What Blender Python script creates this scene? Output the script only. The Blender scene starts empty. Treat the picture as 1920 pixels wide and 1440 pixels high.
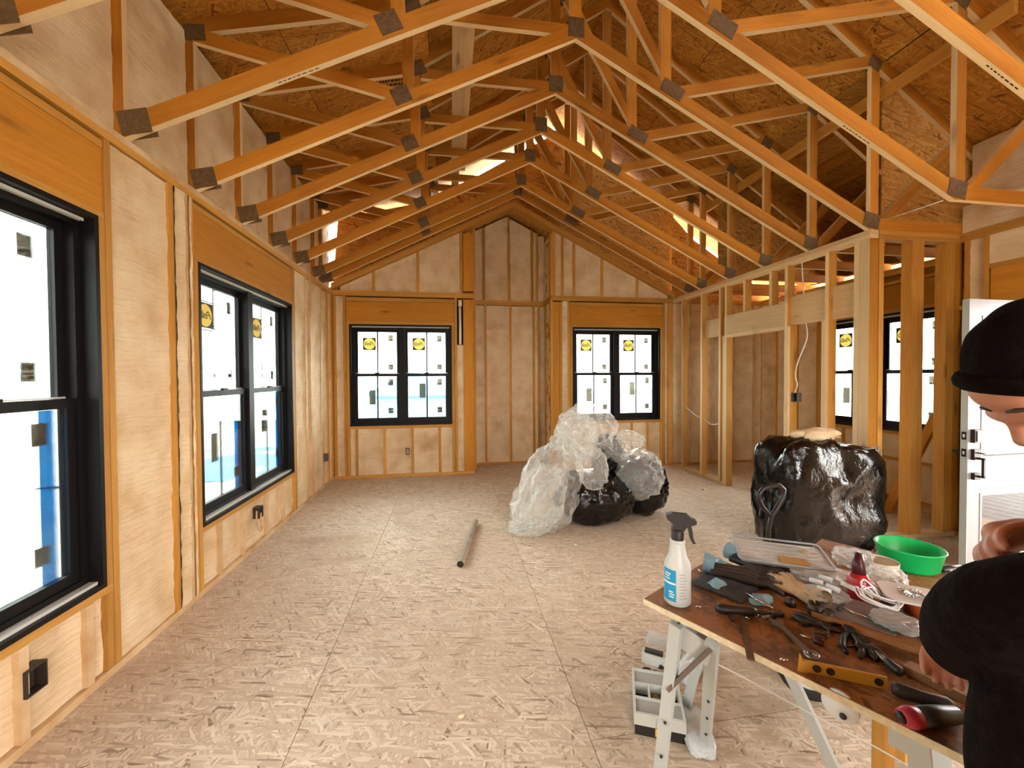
import bpy, bmesh, math, random
from mathutils import Vector, Matrix, noise
random.seed(7)
PI = math.pi
SC = bpy.context.scene
COL = SC.collection
# ------------------------------------------------------------------ camera
EY = 1.508; FPX = 752.0; YAW, PITCH, ROLL = .1518, -.0184, -.0054
def cam_axes():
    fw = Vector((math.sin(YAW), math.cos(YAW), 0)); rt = Vector((math.cos(YAW), -math.sin(YAW), 0)); up = Vector((0, 0, 1))
    f2 = fw*math.cos(PITCH)+up*math.sin(PITCH); u2 = up*math.cos(PITCH)-fw*math.sin(PITCH)
    r3 = rt*math.cos(ROLL)+u2*math.sin(ROLL); u3 = u2*math.cos(ROLL)-rt*math.sin(ROLL)
    return r3, u3, f2
RT, UP, FW = cam_axes()
cam = bpy.data.cameras.new('camera'); camo = bpy.data.objects.new('camera', cam); COL.objects.link(camo)
cam.sensor_width = 36; cam.lens = FPX/1920*36; cam.clip_start = .03; cam.clip_end = 300
M = Matrix((RT, UP, -FW)).transposed().to_4x4(); M.translation = Vector((0, 0, EY)); camo.matrix_world = M
SC.camera = camo
def at(px, py, z=None, y=None, x=None):
    """world point where the line of sight through a photograph pixel meets a known plane of the room"""
    v = RT*(px-960)-UP*(py-720)+FW*FPX; c = Vector((0, 0, EY))
    if z is not None: t = (z-EY)/v.z
    elif y is not None: t = y/v.y
    else: t = x/v.x
    return c+v*t
# ------------------------------------------------------------------ sky, exposure
W = bpy.data.worlds.new('overcast_sky'); SC.world = W; W.use_nodes = True
bg = W.node_tree.nodes['Background']; bg.inputs[0].default_value = (1.0, .985, .95, 1); bg.inputs[1].default_value = 6.0
SC.view_settings.view_transform = 'Standard'; SC.view_settings.look = 'None'; SC.view_settings.gamma = 1
SC.view_settings.use_curve_mapping = False
SC.view_settings.exposure = 2.2
SC.cycles.max_bounces = 8; SC.cycles.diffuse_bounces = 4; SC.cycles.transparent_max_bounces = 16
SC.cycles.caustics_reflective = False; SC.cycles.caustics_refractive = False
SC.cycles.sample_clamp_indirect = 6
def portal(loc, rot, sx, sy):
    l = bpy.data.lights.new('daylight_portal', 'AREA'); l.shape = 'RECTANGLE'; l.size = sx; l.size_y = sy; l.energy = 1
    l.cycles.is_portal = True
    o = bpy.data.objects.new('daylight_portal', l); COL.objects.link(o); o.location = loc; o.rotation_euler = rot
portal((-1.99, 1.45, 1.4), (0, -PI/2, 0), 1.9, 1.7); portal((-1.99, 3.9, 1.4), (0, -PI/2, 0), 1.9, 1.7)
portal((-.73, 6.5, 1.54), (-PI/2, 0, 0), 1.55, 1.55); portal((2.71, 6.5, 1.54), (-PI/2, 0, 0), 1.55, 1.55)
portal((5.62, 4.36, 1.54), (0, PI/2, 0), 1.55, 1.55); portal((4.85, 2.03, 1.03), (0, PI/2, 0), 2.1, 1.0)
portal((1.2, -2.75, 1.4), (PI/2, 0, 0), 2.2, 1.2)
# ------------------------------------------------------------------ materials
def newmat(name):
    m = bpy.data.materials.new(name); m.use_nodes = True; nt = m.node_tree
    return m, nt, nt.nodes['Principled BSDF']
def N(nt, kind, **kw):
    n = nt.nodes.new('ShaderNode'+kind)
    for k, v in kw.items():
        if k in n.inputs: n.inputs[k].default_value = v
        else: setattr(n, k, v)
    return n
def L(nt, a, b): nt.links.new(a, b)
def rgb(*c): return tuple(c)+(1,)
def ramp(nt, fac, stops):
    r = N(nt, 'ValToRGB'); e = r.color_ramp.elements
    while len(e) < len(stops): e.new(.5)
    for i, (p, c) in enumerate(stops): e[i].position = p; e[i].color = rgb(*c)
    L(nt, fac, r.inputs[0]); return r.outputs[0]
def coords(nt, scale=(1, 1, 1), rot=(0, 0, 0), rnd=True, kind='Object'):
    tc = N(nt, 'TexCoord'); out = tc.outputs[kind]
    if rnd:
        oi = N(nt, 'ObjectInfo'); mu = N(nt, 'Math', operation='MULTIPLY'); mu.inputs[1].default_value = 37.0
        L(nt, oi.outputs['Random'], mu.inputs[0])
        ad = N(nt, 'VectorMath', operation='ADD'); L(nt, out, ad.inputs[0]); L(nt, mu.outputs[0], ad.inputs[1]); out = ad.outputs[0]
    mp = N(nt, 'Mapping'); mp.inputs['Scale'].default_value = scale; mp.inputs['Rotation'].default_value = rot
    L(nt, out, mp.inputs[0]); return mp.outputs[0]
def mixc(nt, fac, a, b, mode='MIX'):
    m = N(nt, 'MixRGB', blend_type=mode)
    for i, s in ((0, fac), (1, a), (2, b)):
        if hasattr(s, 'is_linked'): L(nt, s, m.inputs[i])
        else: m.inputs[i].default_value = s if i == 0 else rgb(*s)
    return m.outputs[0]
def bump(nt, b, h, strength=.3, dist=.01):
    n = N(nt, 'Bump'); n.inputs['Strength'].default_value = strength; n.inputs['Distance'].default_value = dist
    L(nt, h, n.inputs['Height']); L(nt, n.outputs[0], b.inputs['Normal'])
def plain(name, c, rough=.6, metal=0, **kw):
    m, nt, b = newmat(name); b.inputs['Base Color'].default_value = rgb(*c); b.inputs['Roughness'].default_value = rough
    b.inputs['Metallic'].default_value = metal
    for k, v in kw.items(): b.inputs[k].default_value = v
    return m
def worn(name, c1, c2, scale=6, rough=.6, metal=0, bmp=.15, **kw):
    m, nt, b = newmat(name); v = coords(nt)
    n = N(nt, 'TexNoise', Scale=scale, Detail=5.0, Roughness=.6); L(nt, v, n.inputs['Vector'])
    L(nt, ramp(nt, n.outputs[0], [(.3, c1), (.7, c2)]), b.inputs['Base Color'])
    b.inputs['Roughness'].default_value = rough; b.inputs['Metallic'].default_value = metal
    if bmp: bump(nt, b, n.outputs[0], bmp, .01)
    for k, v in kw.items(): b.inputs[k].default_value = v
    return m
def wood(name, lo, hi, knot=.5, rough=.75):
    """pine: grain along the piece's own X axis, with knots and board-to-board variation"""
    m, nt, b = newmat(name)
    v = coords(nt, (1.3, 22, 22)); n = N(nt, 'TexNoise', Scale=1.6, Detail=6.0, Roughness=.65, Distortion=1.2); L(nt, v, n.inputs['Vector'])
    col = ramp(nt, n.outputs[0], [(.28, lo), (.52, tuple((a+c)/2 for a, c in zip(lo, hi))), (.75, hi)])
    v2 = coords(nt, (.9, 3.2, 3.2)); n2 = N(nt, 'TexNoise', Scale=.8, Detail=3.0); L(nt, v2, n2.inputs['Vector'])
    col = mixc(nt, .35, col, ramp(nt, n2.outputs[0], [(.35, lo), (.65, hi)]), 'MIX')
    v3 = coords(nt, (1.7, 7, 7)); vo = N(nt, 'TexVoronoi', Scale=.9); L(nt, v3, vo.inputs['Vector'])
    k = ramp(nt, vo.outputs['Distance'], [(.06, (1, 1, 1)), (.17, (0, 0, 0))])
    kf = N(nt, 'Math', operation='MULTIPLY'); kf.inputs[1].default_value = knot; L(nt, k, kf.inputs[0])
    col = mixc(nt, kf.outputs[0], col, tuple(a*.32 for a in lo))
    oi = N(nt, 'ObjectInfo'); hs = N(nt, 'HueSaturation'); mr = N(nt, 'MapRange'); mr.inputs['To Min'].default_value = .82; mr.inputs['To Max'].default_value = 1.12
    L(nt, oi.outputs['Random'], mr.inputs['Value']); L(nt, mr.outputs[0], hs.inputs['Value']); L(nt, col, hs.inputs['Color'])
    L(nt, hs.outputs[0], b.inputs['Base Color']); b.inputs['Roughness'].default_value = rough
    bump(nt, b, n.outputs[0], .25, .004); return m
def osb(name, cols, scale=1.0, stain=None, rough=.8, bmp=.5, pick=(.4, .62), tilt=0.):
    """oriented strand board: three layers of long flakes lying in different directions"""
    m, nt, b = newmat(name); layers = []; hs = []
    for i, a in enumerate((1.35, .55, 2.15, -.2)):
        wv = coords(nt, (1, 1, 1), (tilt, 0, 0)); nz = N(nt, 'TexNoise', Scale=9.0*scale, Detail=1.0); L(nt, wv, nz.inputs['Vector'])
        sub = N(nt, 'VectorMath', operation='MULTIPLY_ADD'); sub.inputs[1].default_value = (.02/scale, .02/scale, 0); L(nt, nz.outputs['Color'], sub.inputs[0]); L(nt, wv, sub.inputs[2])
        mp = N(nt, 'Mapping', vector_type='TEXTURE'); mp.inputs['Rotation'].default_value = (0, 0, a); mp.inputs['Scale'].default_value = (1/(10*scale), 1/(75*scale), 1); mp.inputs['Location'].default_value = (i*3.1, i*1.7, 0)
        L(nt, sub.outputs[0], mp.inputs[0])
        vo = N(nt, 'TexVoronoi', voronoi_dimensions='2D'); L(nt, mp.outputs[0], vo.inputs['Vector']); vo.inputs['Scale'].default_value = 1
        sp = N(nt, 'SeparateColor'); L(nt, vo.outputs['Color'], sp.inputs[0]); layers.append(sp.outputs[0])
        hs.append(sp.outputs[1])
    mx = layers[0]; hh = hs[0]
    for l2, h2 in zip(layers[1:], hs[1:]):
        th = N(nt, 'Math', operation='GREATER_THAN'); L(nt, h2, th.inputs[0]); th.inputs[1].default_value = .6
        mm = N(nt, 'Mix'); L(nt, th.outputs[0], mm.inputs['Factor']); L(nt, mx, mm.inputs['A']); L(nt, l2, mm.inputs['B']); mx = mm.outputs['Result']
    col = ramp(nt, mx, [(0, cols[0]), (.10, cols[1]), (.55, cols[2]), (1, cols[3])])
    big = N(nt, 'TexNoise', Scale=1.1, Detail=3.0); L(nt, coords(nt), big.inputs['Vector'])
    col = mixc(nt, ramp(nt, big.outputs[0], [(pick[0], (0, 0, 0)), (pick[1], (.35, .35, .35))]), col, cols[1])
    if stain:
        sn = N(nt, 'TexNoise', Scale=stain[1], Detail=6.0, Roughness=.7); L(nt, coords(nt), sn.inputs['Vector'])
        col = mixc(nt, ramp(nt, sn.outputs[0], [(stain[2], (0, 0, 0)), (stain[2]+.12, (.8, .8, .8))]), col, stain[0])
    L(nt, col, b.inputs['Base Color']); b.inputs['Roughness'].default_value = rough
    bump(nt, b, mx, bmp, .003); return m
def foam_mat():
    m, nt, b = newmat('spray_foam')
    v = coords(nt, (3, 3, 3)); n = N(nt, 'TexNoise', Scale=1.4, Detail=4.0); L(nt, v, n.inputs['Vector'])
    col = ramp(nt, n.outputs[0], [(.3, (.64, .43, .22)), (.5, (.76, .56, .335)), (.72, (.83, .66, .43))])
    v2 = coords(nt, (4, 4, 34)); w = N(nt, 'TexNoise', Scale=1.5, Detail=5.0, Roughness=.6, Distortion=.8); L(nt, v2, w.inputs['Vector'])
    v3 = coords(nt, (1, 1, 1)); st = N(nt, 'TexNoise', Scale=2.3, Detail=2.0); L(nt, v3, st.inputs['Vector'])
    col = mixc(nt, ramp(nt, st.outputs[0], [(.66, (0, 0, 0)), (.8, (.55, .55, .55))]), col, (.42, .2, .055))
    L(nt, col, b.inputs['Base Color']); b.inputs['Roughness'].default_value = .75
    bump(nt, b, w.outputs[0], .9, .014); return m
PINE = wood('pine_stud', (.42, .17, .018), (.68, .345, .065))
TRUSSWOOD = wood('truss_pine', (.35, .115, .005), (.61, .24, .014))
PALEPINE = wood('pale_new_pine', (.60, .38, .17), (.80, .58, .32), .7)
LVL = wood('header_beam_wood', (.42, .15, .006), (.64, .27, .02), .6)
LITEDGE = wood('painted_lit_edge', (.70, .47, .22), (.86, .66, .38), .5)  # paler wood on narrow edges imitates brightly lit undersides
LUMFOAM = worn('foam_smeared_lumber', (.50, .28, .11), (.72, .52, .31), 5)
FOAM = foam_mat()
FLOOROSB = osb('subfloor_osb', [(.25, .155, .095), (.51, .385, .275), (.60, .475, .35), (.78, .655, .51)], 1.35, ((.42, .285, .185), .9, .58), bmp=.6)
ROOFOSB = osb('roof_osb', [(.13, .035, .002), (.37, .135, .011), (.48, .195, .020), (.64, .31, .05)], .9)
SHEATH = osb('wall_osb', [(.14, .05, .008), (.40, .17, .025), (.52, .245, .045), (.66, .36, .10)], .9, tilt=-PI/2)
GUSSET = worn('galvanised_gusset', (.11, .062, .024), (.20, .12, .055), 40, .6, .3, .6)
BLACKFRAME = plain('black_window_vinyl', (.004, .003, .003), .5, 0, **{'Specular IOR Level': .25})
def glass_mat(name, tint, gl=.08):
    m = bpy.data.materials.new(name); m.use_nodes = True; nt = m.node_tree; nt.nodes.clear()
    o = N(nt, 'OutputMaterial'); t = N(nt, 'BsdfTransparent'); t.inputs[0].default_value = rgb(*tint); g = N(nt, 'BsdfGlossy'); g.inputs['Roughness'].default_value = .02
    fr = N(nt, 'Fresnel'); fr.inputs[0].default_value = 1.4
    mu = N(nt, 'Math', operation='MULTIPLY_ADD'); mu.inputs[1].default_value = .8; mu.inputs[2].default_value = gl-.03; L(nt, fr.outputs[0], mu.inputs[0])
    mx = N(nt, 'MixShader'); L(nt, mu.outputs[0], mx.inputs[0]); L(nt, t.outputs[0], mx.inputs[1]); L(nt, g.outputs[0], mx.inputs[2]); L(nt, mx.outputs[0], o.inputs[0]); return m
GLASS = glass_mat('window_glass', (.74, .79, .79), .05)
DOORGLASS = glass_mat('door_glass', (.55, .58, .60), .12)
# ------------------------------------------------------------------ mesh helpers
def link(o, parent=None, loc=None):
    COL.objects.link(o)
    if parent is not None:
        o.parent = parent; o.matrix_parent_inverse = Matrix.Translation(-Vector(parent.get('_o', (0, 0, 0))))
    return o
def tag(o, label=None, cat=None, group=None, kind=None):
    for k, v in (('label', label), ('category', cat), ('group', group), ('kind', kind)):
        if v: o[k] = v
    return o
ORIG = {}
def empty(name, loc=(0, 0, 0), label=None, cat=None, group=None, kind=None):
    o = bpy.data.objects.new(name, None); COL.objects.link(o); o.location = loc; o.empty_display_size = .1
    ORIG[o.name] = Vector(loc); return tag(o, label, cat, group, kind)
def put(name, me, parent=None, mw=None):
    o = bpy.data.objects.new(name, me); COL.objects.link(o)
    if mw is not None: o.matrix_world = mw
    if parent is not None:
        o.parent = parent
        pw = ORIG.get(parent.name)
        if isinstance(pw, Vector): pw = Matrix.Translation(pw)
        if pw is None: pw = Matrix()
        o.matrix_parent_inverse = pw.inverted()
    ORIG[o.name] = mw.copy() if mw is not None else Matrix()
    return o
def mesh(name, verts, faces, mats, smooth=False, fm=None):
    me = bpy.data.meshes.new(name); me.from_pydata([tuple(v) for v in verts], [], faces)
    for m in (mats if isinstance(mats, (list, tuple)) else [mats]): me.materials.append(m)
    if fm: me.polygons.foreach_set('material_index', fm)
    if smooth: me.polygons.foreach_set('use_smooth', [True]*len(me.polygons))
    me.update(); return me
BOXF = [(0, 3, 2, 1), (4, 5, 6, 7), (0, 1, 5, 4), (1, 2, 6, 5), (2, 3, 7, 6), (3, 0, 4, 7)]
def boxverts(sx, sy, sz): return [(x*sx/2, y*sy/2, z*sz/2) for z in (-1, 1) for x, y in ((-1, -1), (1, -1), (1, 1), (-1, 1))]
CACHE = {}
def boxmesh(sx, sy, sz, m):
    k = (round(sx, 4), round(sy, 4), round(sz, 4), m.name)
    if k not in CACHE: CACHE[k] = mesh('piece', boxverts(*k[:3]), BOXF, m)
    return CACHE[k]
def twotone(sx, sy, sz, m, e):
    """sawn lumber: wide faces of one tone, narrow edges painted paler to look lit"""
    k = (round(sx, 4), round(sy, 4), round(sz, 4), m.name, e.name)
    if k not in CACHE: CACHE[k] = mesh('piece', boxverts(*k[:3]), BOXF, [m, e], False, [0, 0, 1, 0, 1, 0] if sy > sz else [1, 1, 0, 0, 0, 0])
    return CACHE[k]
def board(name, x0, x1, y0, y1, z0, z1, m, parent=None, edge=None):
    """an axis-aligned piece whose grain (local X) follows its longest side"""
    d = [x1-x0, y1-y0, z1-z0]; ax = d.index(max(d)); c = Vector(((x0+x1)/2, (y0+y1)/2, (z0+z1)/2))
    if ax == 0: R = Matrix(); s = d
    elif ax == 1: R = Matrix.Rotation(PI/2, 4, 'Z'); s = [d[1], d[0], d[2]]
    else: R = Matrix.Rotation(-PI/2, 4, 'Y'); s = [d[2], d[1], d[0]]
    return put(name, boxmesh(s[0], s[1], s[2], m) if edge is None else twotone(s[0], s[1], s[2], m, edge), parent, Matrix.Translation(c) @ R)
def frame_from(p0, p1, up=(0, 0, 1)):
    x = (Vector(p1)-Vector(p0)); ln = x.length; x.normalize(); u = Vector(up)
    if abs(x.dot(u)) > .99: u = Vector((0, 1, 0))
    y = u.cross(x).normalized(); z = x.cross(y)
    Mx = Matrix((x, y, z)).transposed().to_4x4(); Mx.translation = (Vector(p0)+Vector(p1))/2
    return Mx, ln
def stick(name, p0, p1, w, h, m, parent=None, up=(0, 0, 1)):
    Mx, ln = frame_from(p0, p1, up); return put(name, boxmesh(ln, w, h, m), parent, Mx)
def prism_y(name, poly, y0, y1, m, parent=None, axis=None, edge=None):
    """a flat-sided member: XZ outline, thickness along Y, local X along axis"""
    c = Vector((sum(p[0] for p in poly)/len(poly), 0, sum(p[1] for p in poly)/len(poly))); c.y = (y0+y1)/2
    a = math.atan2(axis[1], axis[0]) if axis else 0
    R = Matrix.Rotation(-a, 4, 'Y'); Ri = R.inverted(); n = len(poly); t = (y1-y0)/2
    vs = [Ri @ (Vector((p[0], c.y+s*t, p[1]))-c) for s in (-1, 1) for p in poly]
    fs = [tuple(range(n)), tuple(range(2*n-1, n-1, -1))]+[(i, i+n, (i+1) % n+n, (i+1) % n) for i in range(n)]
    key = ('p', name, m.name, round(t, 4))+tuple(round(q, 3) for p in poly for q in p)
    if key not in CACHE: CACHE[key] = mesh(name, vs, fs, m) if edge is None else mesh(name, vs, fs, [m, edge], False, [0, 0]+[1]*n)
    return put(name, CACHE[key], parent, Matrix.Translation(c) @ R)
def tubemesh(pts, r, m, seg=8, cap=True, closed=False):
    pts = [Vector(p) for p in pts]; n = len(pts); rs = r if isinstance(r, (list, tuple)) else [r]*n
    vs = []; fs = []; prev = None
    for i, p in enumerate(pts):
        if closed: t = pts[(i+1) % n]-pts[i-1]
        else: t = pts[min(i+1, n-1)]-pts[max(i-1, 0)]
        t.normalize()
        if prev is None:
            u = Vector((0, 0, 1)) if abs(t.z) < .9 else Vector((1, 0, 0)); a = t.cross(u).normalized()
        else: a = (prev-t*prev.dot(t)).normalized()
        prev = a; bb = t.cross(a)
        for k in range(seg):
            th = 2*PI*k/seg; vs.append(p+(a*math.cos(th)+bb*math.sin(th))*rs[i])
    for i in range(n if closed else n-1):
        for k in range(seg):
            j = (i+1) % n; fs.append((i*seg+k, i*seg+(k+1) % seg, j*seg+(k+1) % seg, j*seg+k))
    if cap and not closed: fs += [tuple(range(seg-1, -1, -1)), tuple((n-1)*seg+k for k in range(seg))]
    return mesh('tube', vs, fs, m, True)
def tube(name, pts, r, m, parent=None, seg=8, **k): return put(name, tubemesh(pts, r, m, seg, **k), parent)
def lathemesh(prof, m, seg=24, fm=None, smooth=True):
    vs = []; fs = []; mi = []; n = len(prof)
    for r, z in prof:
        for k in range(seg): th = 2*PI*k/seg; vs.append((r*math.cos(th), r*math.sin(th), z))
    for i in range(n-1):
        for k in range(seg): fs.append((i*seg+k, i*seg+(k+1) % seg, (i+1)*seg+(k+1) % seg, (i+1)*seg+k)); mi.append(fm[i] if fm else 0)
    return mesh('turned', vs, fs, m, smooth, mi)
def lathe(name, prof, m, loc, parent=None, seg=24, rot=None, fm=None):
    Mx = Matrix.Translation(Vector(loc))
    if rot is not None: Mx = Mx @ rot
    return put(name, lathemesh(prof, m, seg, fm), parent, Mx)
def slab(name, poly, h, m, loc, rz=0, parent=None, rot=None):
    """a flat plate: XY outline extruded upward"""
    n = len(poly); vs = [(p[0], p[1], z) for z in (0, h) for p in poly]
    fs = [tuple(range(n-1, -1, -1)), tuple(range(n, 2*n))]+[(i, (i+1) % n, (i+1) % n+n, i+n) for i in range(n)]
    Mx = Matrix.Translation(Vector(loc)) @ (rot if rot is not None else Matrix.Rotation(rz, 4, 'Z'))
    return put(name, mesh(name, vs, fs, m), parent, Mx)
def rrect(w, h, r, n=4):
    out = []
    for cx, cy, a0 in ((w/2-r, h/2-r, 0), (-w/2+r, h/2-r, PI/2), (-w/2+r, -h/2+r, PI), (w/2-r, -h/2+r, 1.5*PI)):
        for i in range(n+1): a = a0+PI/2*i/n; out.append((cx+r*math.cos(a), cy+r*math.sin(a)))
    return out
def nz(x, y, z=0.0): return noise.noise(Vector((x, y, z)))
# ================================================================== the setting
XL, XP, XD, XN = -1.712, 3.69, 4.66, 5.35      # left wall, partition, door wall, nook wall (inner faces)
YB, YA, YF, Y0 = 6.25, 6.83, 3.06, -2.6        # back wall, alcove, foyer wall, wall behind the camera
ZP = 2.798                                      # top of the wall plates
A_X, A_Z, S_B = .99, 4.144, .498                # apex and slope of the vaulted ceiling
def rake(x): return A_Z-S_B*abs(x-A_X)
# floor: joist deck and the OSB sheets laid on it
fl = put('floor', mesh('floor', [(x, y, z) for z in (-.30, -.019) for x, y in ((-1.9, -2.8), (5.6, -2.8), (5.6, 7.1), (-1.9, 7.1))], BOXF, SHEATH)); tag(fl, 'OSB subfloor of the unfinished vaulted room', 'floor', kind='structure')
for r in range(9):
    x0 = -1.88+1.222*r-1.222*1.0; off = (.35, 1.57)[r % 2]
    for c in range(-2, 4):
        y0 = off+2.444*c; a0, a1, b0, b1 = max(x0, -1.87), min(x0+1.219, 5.55), max(y0, -2.75), min(y0+2.441, 7.05)
        if a1-a0 < .05 or b1-b0 < .05: continue
        put('panel', boxmesh(a1-a0, b1-b0, .0185, FLOOROSB), fl, Matrix.Translation(((a0+a1)/2, (b0+b1)/2, -.0095+random.uniform(-.0004, .0003))))
# outdoor ground and the deck below the door
GROUND = worn('pale_ground', (.40, .43, .38), (.66, .64, .58), .35, .9)
put('ground', mesh('ground', [(x, y, z) for z in (-.9, -.62) for x, y in ((-60, -60), (60, -60), (60, 60), (-60, 60))], BOXF, GROUND))
tag(bpy.data.objects['ground'], 'pale bare ground outside the house', 'ground', kind='structure')
def foam(parent, p, u, n, w, z0, ztop, rec=.03, crown=.012, cell=.045, seed=None):
    """sprayed foam filling one stud bay: p = bay corner on the stud face plane, u along the wall, n into the room"""
    sd = random.uniform(0, 99) if seed is None else seed
    zt = ztop if callable(ztop) else (lambda s: ztop)
    nu = max(4, int(w/cell)); nv = max(3, int((max(zt(0), zt(w))-z0)/cell)); vs = []; fs = []
    for j in range(nv+1):
        for i in range(nu+1):
            s = i/nu; q = j/nv; z = z0+q*(zt(s*w)-z0)
            ex = min(s, 1-s)*w; ez = min(q, 1-q)*(zt(s*w)-z0); e = min(ex, ez)
            men = .022*math.exp(-(e/.022))          # foam creeps up the lumber at the edges
            d = -rec+men+crown*min(1, e/.08)*(.6+.8*nz(s*w*5+sd, z*2.2, sd))+.017*nz(s*w*9, z*11+sd, 3.3+sd)+.007*nz(s*w*30, z*46, sd)
            if i in (0, nu) or j in (0, nv): d = -rec+.02+.008*nz(z*17, s*9, sd)
            v = Vector(p)+Vector(u)*(s*w)+Vector(n)*d; v.z = z; vs.append(v)
    for j in range(nv):
        for i in range(nu):
            a = j*(nu+1)+i; fs.append((a, a+1, a+nu+2, a+nu+1))
    # close it into a body behind the surface
    m = len(vs)
    for (i, j) in ((0, 0), (nu, 0), (nu, nv), (0, nv)): vs.append(vs[j*(nu+1)+i]-Vector(n)*.06)
    fs += [(m+3, m+2, m+1, m)]
    me = mesh('foam_fill', vs, fs, FOAM, True); o = put('foam_fill', me, parent); return o
X, Y = Vector((1, 0, 0)), Vector((0, 1, 0))
# ---------------------------------------------------------------- left wall (plane x = XL)
WL = put('wall_left', mesh('wl', *(lambda vs_fs: vs_fs)(([], [])), SHEATH)); tag(WL, 'left exterior wall of foam-filled stud bays', 'wall', kind='structure')
bm = bmesh.new()
def addbox(bm, x0, x1, y0, y1, z0, z1, mi=0):
    vs = [bm.verts.new(v) for v in ((x0, y0, z0), (x1, y0, z0), (x1, y1, z0), (x0, y1, z0), (x0, y0, z1), (x1, y0, z1), (x1, y1, z1), (x0, y1, z1))]
    for f in BOXF: bm.faces.new([vs[i] for i in f]).material_index = mi
def done(bm, o): bm.to_mesh(o.data); bm.free()
L1 = (.62, 2.274, .47, 2.31); L2 = (3.07, 4.72, .47, 2.31)      # window openings y0 y1 z0 z1
XLo = XL-.14
def skin_x(o, xa, xb, ya, yb, za, zb, holes):
    bm = bmesh.new(); y = ya
    for (h0, h1, k0, k1) in holes:
        addbox(bm, xa, xb, y, h0, za, zb); addbox(bm, xa, xb, h0, h1, za, k0); addbox(bm, xa, xb, h0, h1, k1, zb); y = h1
    addbox(bm, xa, xb, y, yb, za, zb); done(bm, o)
def skin_y(o, ya, yb, xa, xb, za, zb, holes):
    bm = bmesh.new(); x = xa
    for (h0, h1, k0, k1) in holes:
        addbox(bm, x, h0, ya, yb, za, zb); addbox(bm, h0, h1, ya, yb, za, k0); addbox(bm, h0, h1, ya, yb, k1, zb); x = h1
    addbox(bm, x, xb, ya, yb, za, zb); done(bm, o)
skin_x(WL, XLo-.012, XLo, Y0-.15, 7.0, -.3, 3.95, [L1, L2])
def sx(y0, y1, z0, z1, m=PINE, name='stud', d=.14, out=0): return board(name, XL-d+out, XL+out, y0, y1, z0, z1, m, WL)
sx(Y0, YB, 0, .038, LUMFOAM, 'bottom_plate'); sx(Y0, YB, 2.722, 2.759, PINE, 'top_plate'); sx(Y0, YB+.14, 2.76, 2.798, LUMFOAM, 'top_plate')
def window_framing_left(h, jack):
    y0, y1, z0, z1 = h
    sx(y0-.04, y1+.04, 2.345, 2.66, LVL, 'header', .089, -.006); sx(y0-.04, y1+.04, z1, 2.343, PINE, 'header_plate'); sx(y0-.04, y1+.04, 2.662, 2.70, PINE, 'header_plate', .14, -.003)
    sx(y0-.04, y1+.04, z0-.04, z0-.002, PINE, 'sill_plate')
    for a in (y0-.042, y1+.002): sx(a, a+.04, .04, z1-.001, PINE, 'jack_stud')
    for a in (y0-.085, y1+.046): sx(a, a+.038, .04, 2.72, PINE, 'king_stud')
window_framing_left(L1, 0); window_framing_left(L2, 0)
sx(2.79, 2.828, .04, 2.72); sx(2.93, 2.968, .04, 2.72, LUMFOAM)
for y in (5.13, 5.30, 5.345, 5.70, 5.98): sx(y, y+.038, .04, 2.72, LUMFOAM if y < 5.9 else PINE)
sx(6.16, 6.25, .04, 2.72, PINE)
foam(WL, (XL, 2.362, 0), Y, X, .428, .04, 2.715, .035); foam(WL, (XL, 2.828, 0), Y, X, .10, .04, 2.715, .012); foam(WL, (XL, 2.968, 0), Y, X, .02, .04, 2.715, .01)
foam(WL, (XL, 4.806, 0), Y, X, .324, .04, 2.715, .03); foam(WL, (XL, 5.168, 0), Y, X, .132, .04, 2.715, .05); foam(WL, (XL, 5.383, 0), Y, X, .317, .04, 2.715, .03)
foam(WL, (XL, 5.738, 0), Y, X, .242, .04, 2.715, .04); foam(WL, (XL, 6.018, 0), Y, X, .142, .04, 2.715, .03)
# cripples and low bays under the windows
def low_left(y0, y1, cuts, z1=.428):
    e = y0
    for c in cuts:
        sx(c, c+.038, .04, z1, LUMFOAM, 'cripple_stud'); foam(WL, (XL, e, 0), Y, X, c-e, .04, z1, .045, .006, .035); e = c+.038
    foam(WL, (XL, e, 0), Y, X, y1-e, .04, z1, .045, .006, .035)
low_left(3.07, 4.72, (3.27, 3.60, 4.03, 4.42)); low_left(.62, 2.274, (1.0, 1.4, 1.86, 2.16))
for a, b in ((-2.6, -1.7), (-1.66, -.8), (-.76, .0), (.04, .53)): foam(WL, (XL, a, 0), Y, X, b-a, .04, 2.715, .03, cell=.09); sx(b, b+.038, .04, 2.72)
# raised-heel band above the plate, foam between the truss heels up to the roof
TY = [2.474+.61*k for k in range(-5, 6)]+[5.838]; TY[4] = 1.80      # truss planes
for a, b in zip([-2.6]+TY, TY+[6.3]):
    if b-a > .08: foam(WL, (XL-.02, a+.02, 0), Y, X, b-a-.04, 2.80, 3.86, .05, .02, .05)
# ---------------------------------------------------------------- back wall: two window walls and the alcove between them
WB = put('wall_back', bpy.data.meshes.new('wb')); WB.data.materials.append(SHEATH); tag(WB, 'back gable wall of foam-filled stud bays with alcove', 'wall', kind='structure')
B1 = (-1.48, .02, .78, 2.30); B2 = (1.95, 3.46, .78, 2.30)
bm = bmesh.new()
def cutbox(xa, xb, ya, yb, holes, za=-.3, zb=ZP):
    x = xa
    for h0, h1, k0, k1 in holes:
        addbox(bm, x, h0, ya, yb, za, zb); addbox(bm, h0, h1, ya, yb, za, k0); addbox(bm, h0, h1, ya, yb, k1, zb); x = h1
    addbox(bm, x, xb, ya, yb, za, zb)
cutbox(-1.86, .36, YB+.14, YB+.152, [B1]); cutbox(1.62, 5.5, YB+.14, YB+.152, [B2]); addbox(bm, .2, 1.78, YA+.14, YA+.152, -.3, 4.3)
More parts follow.
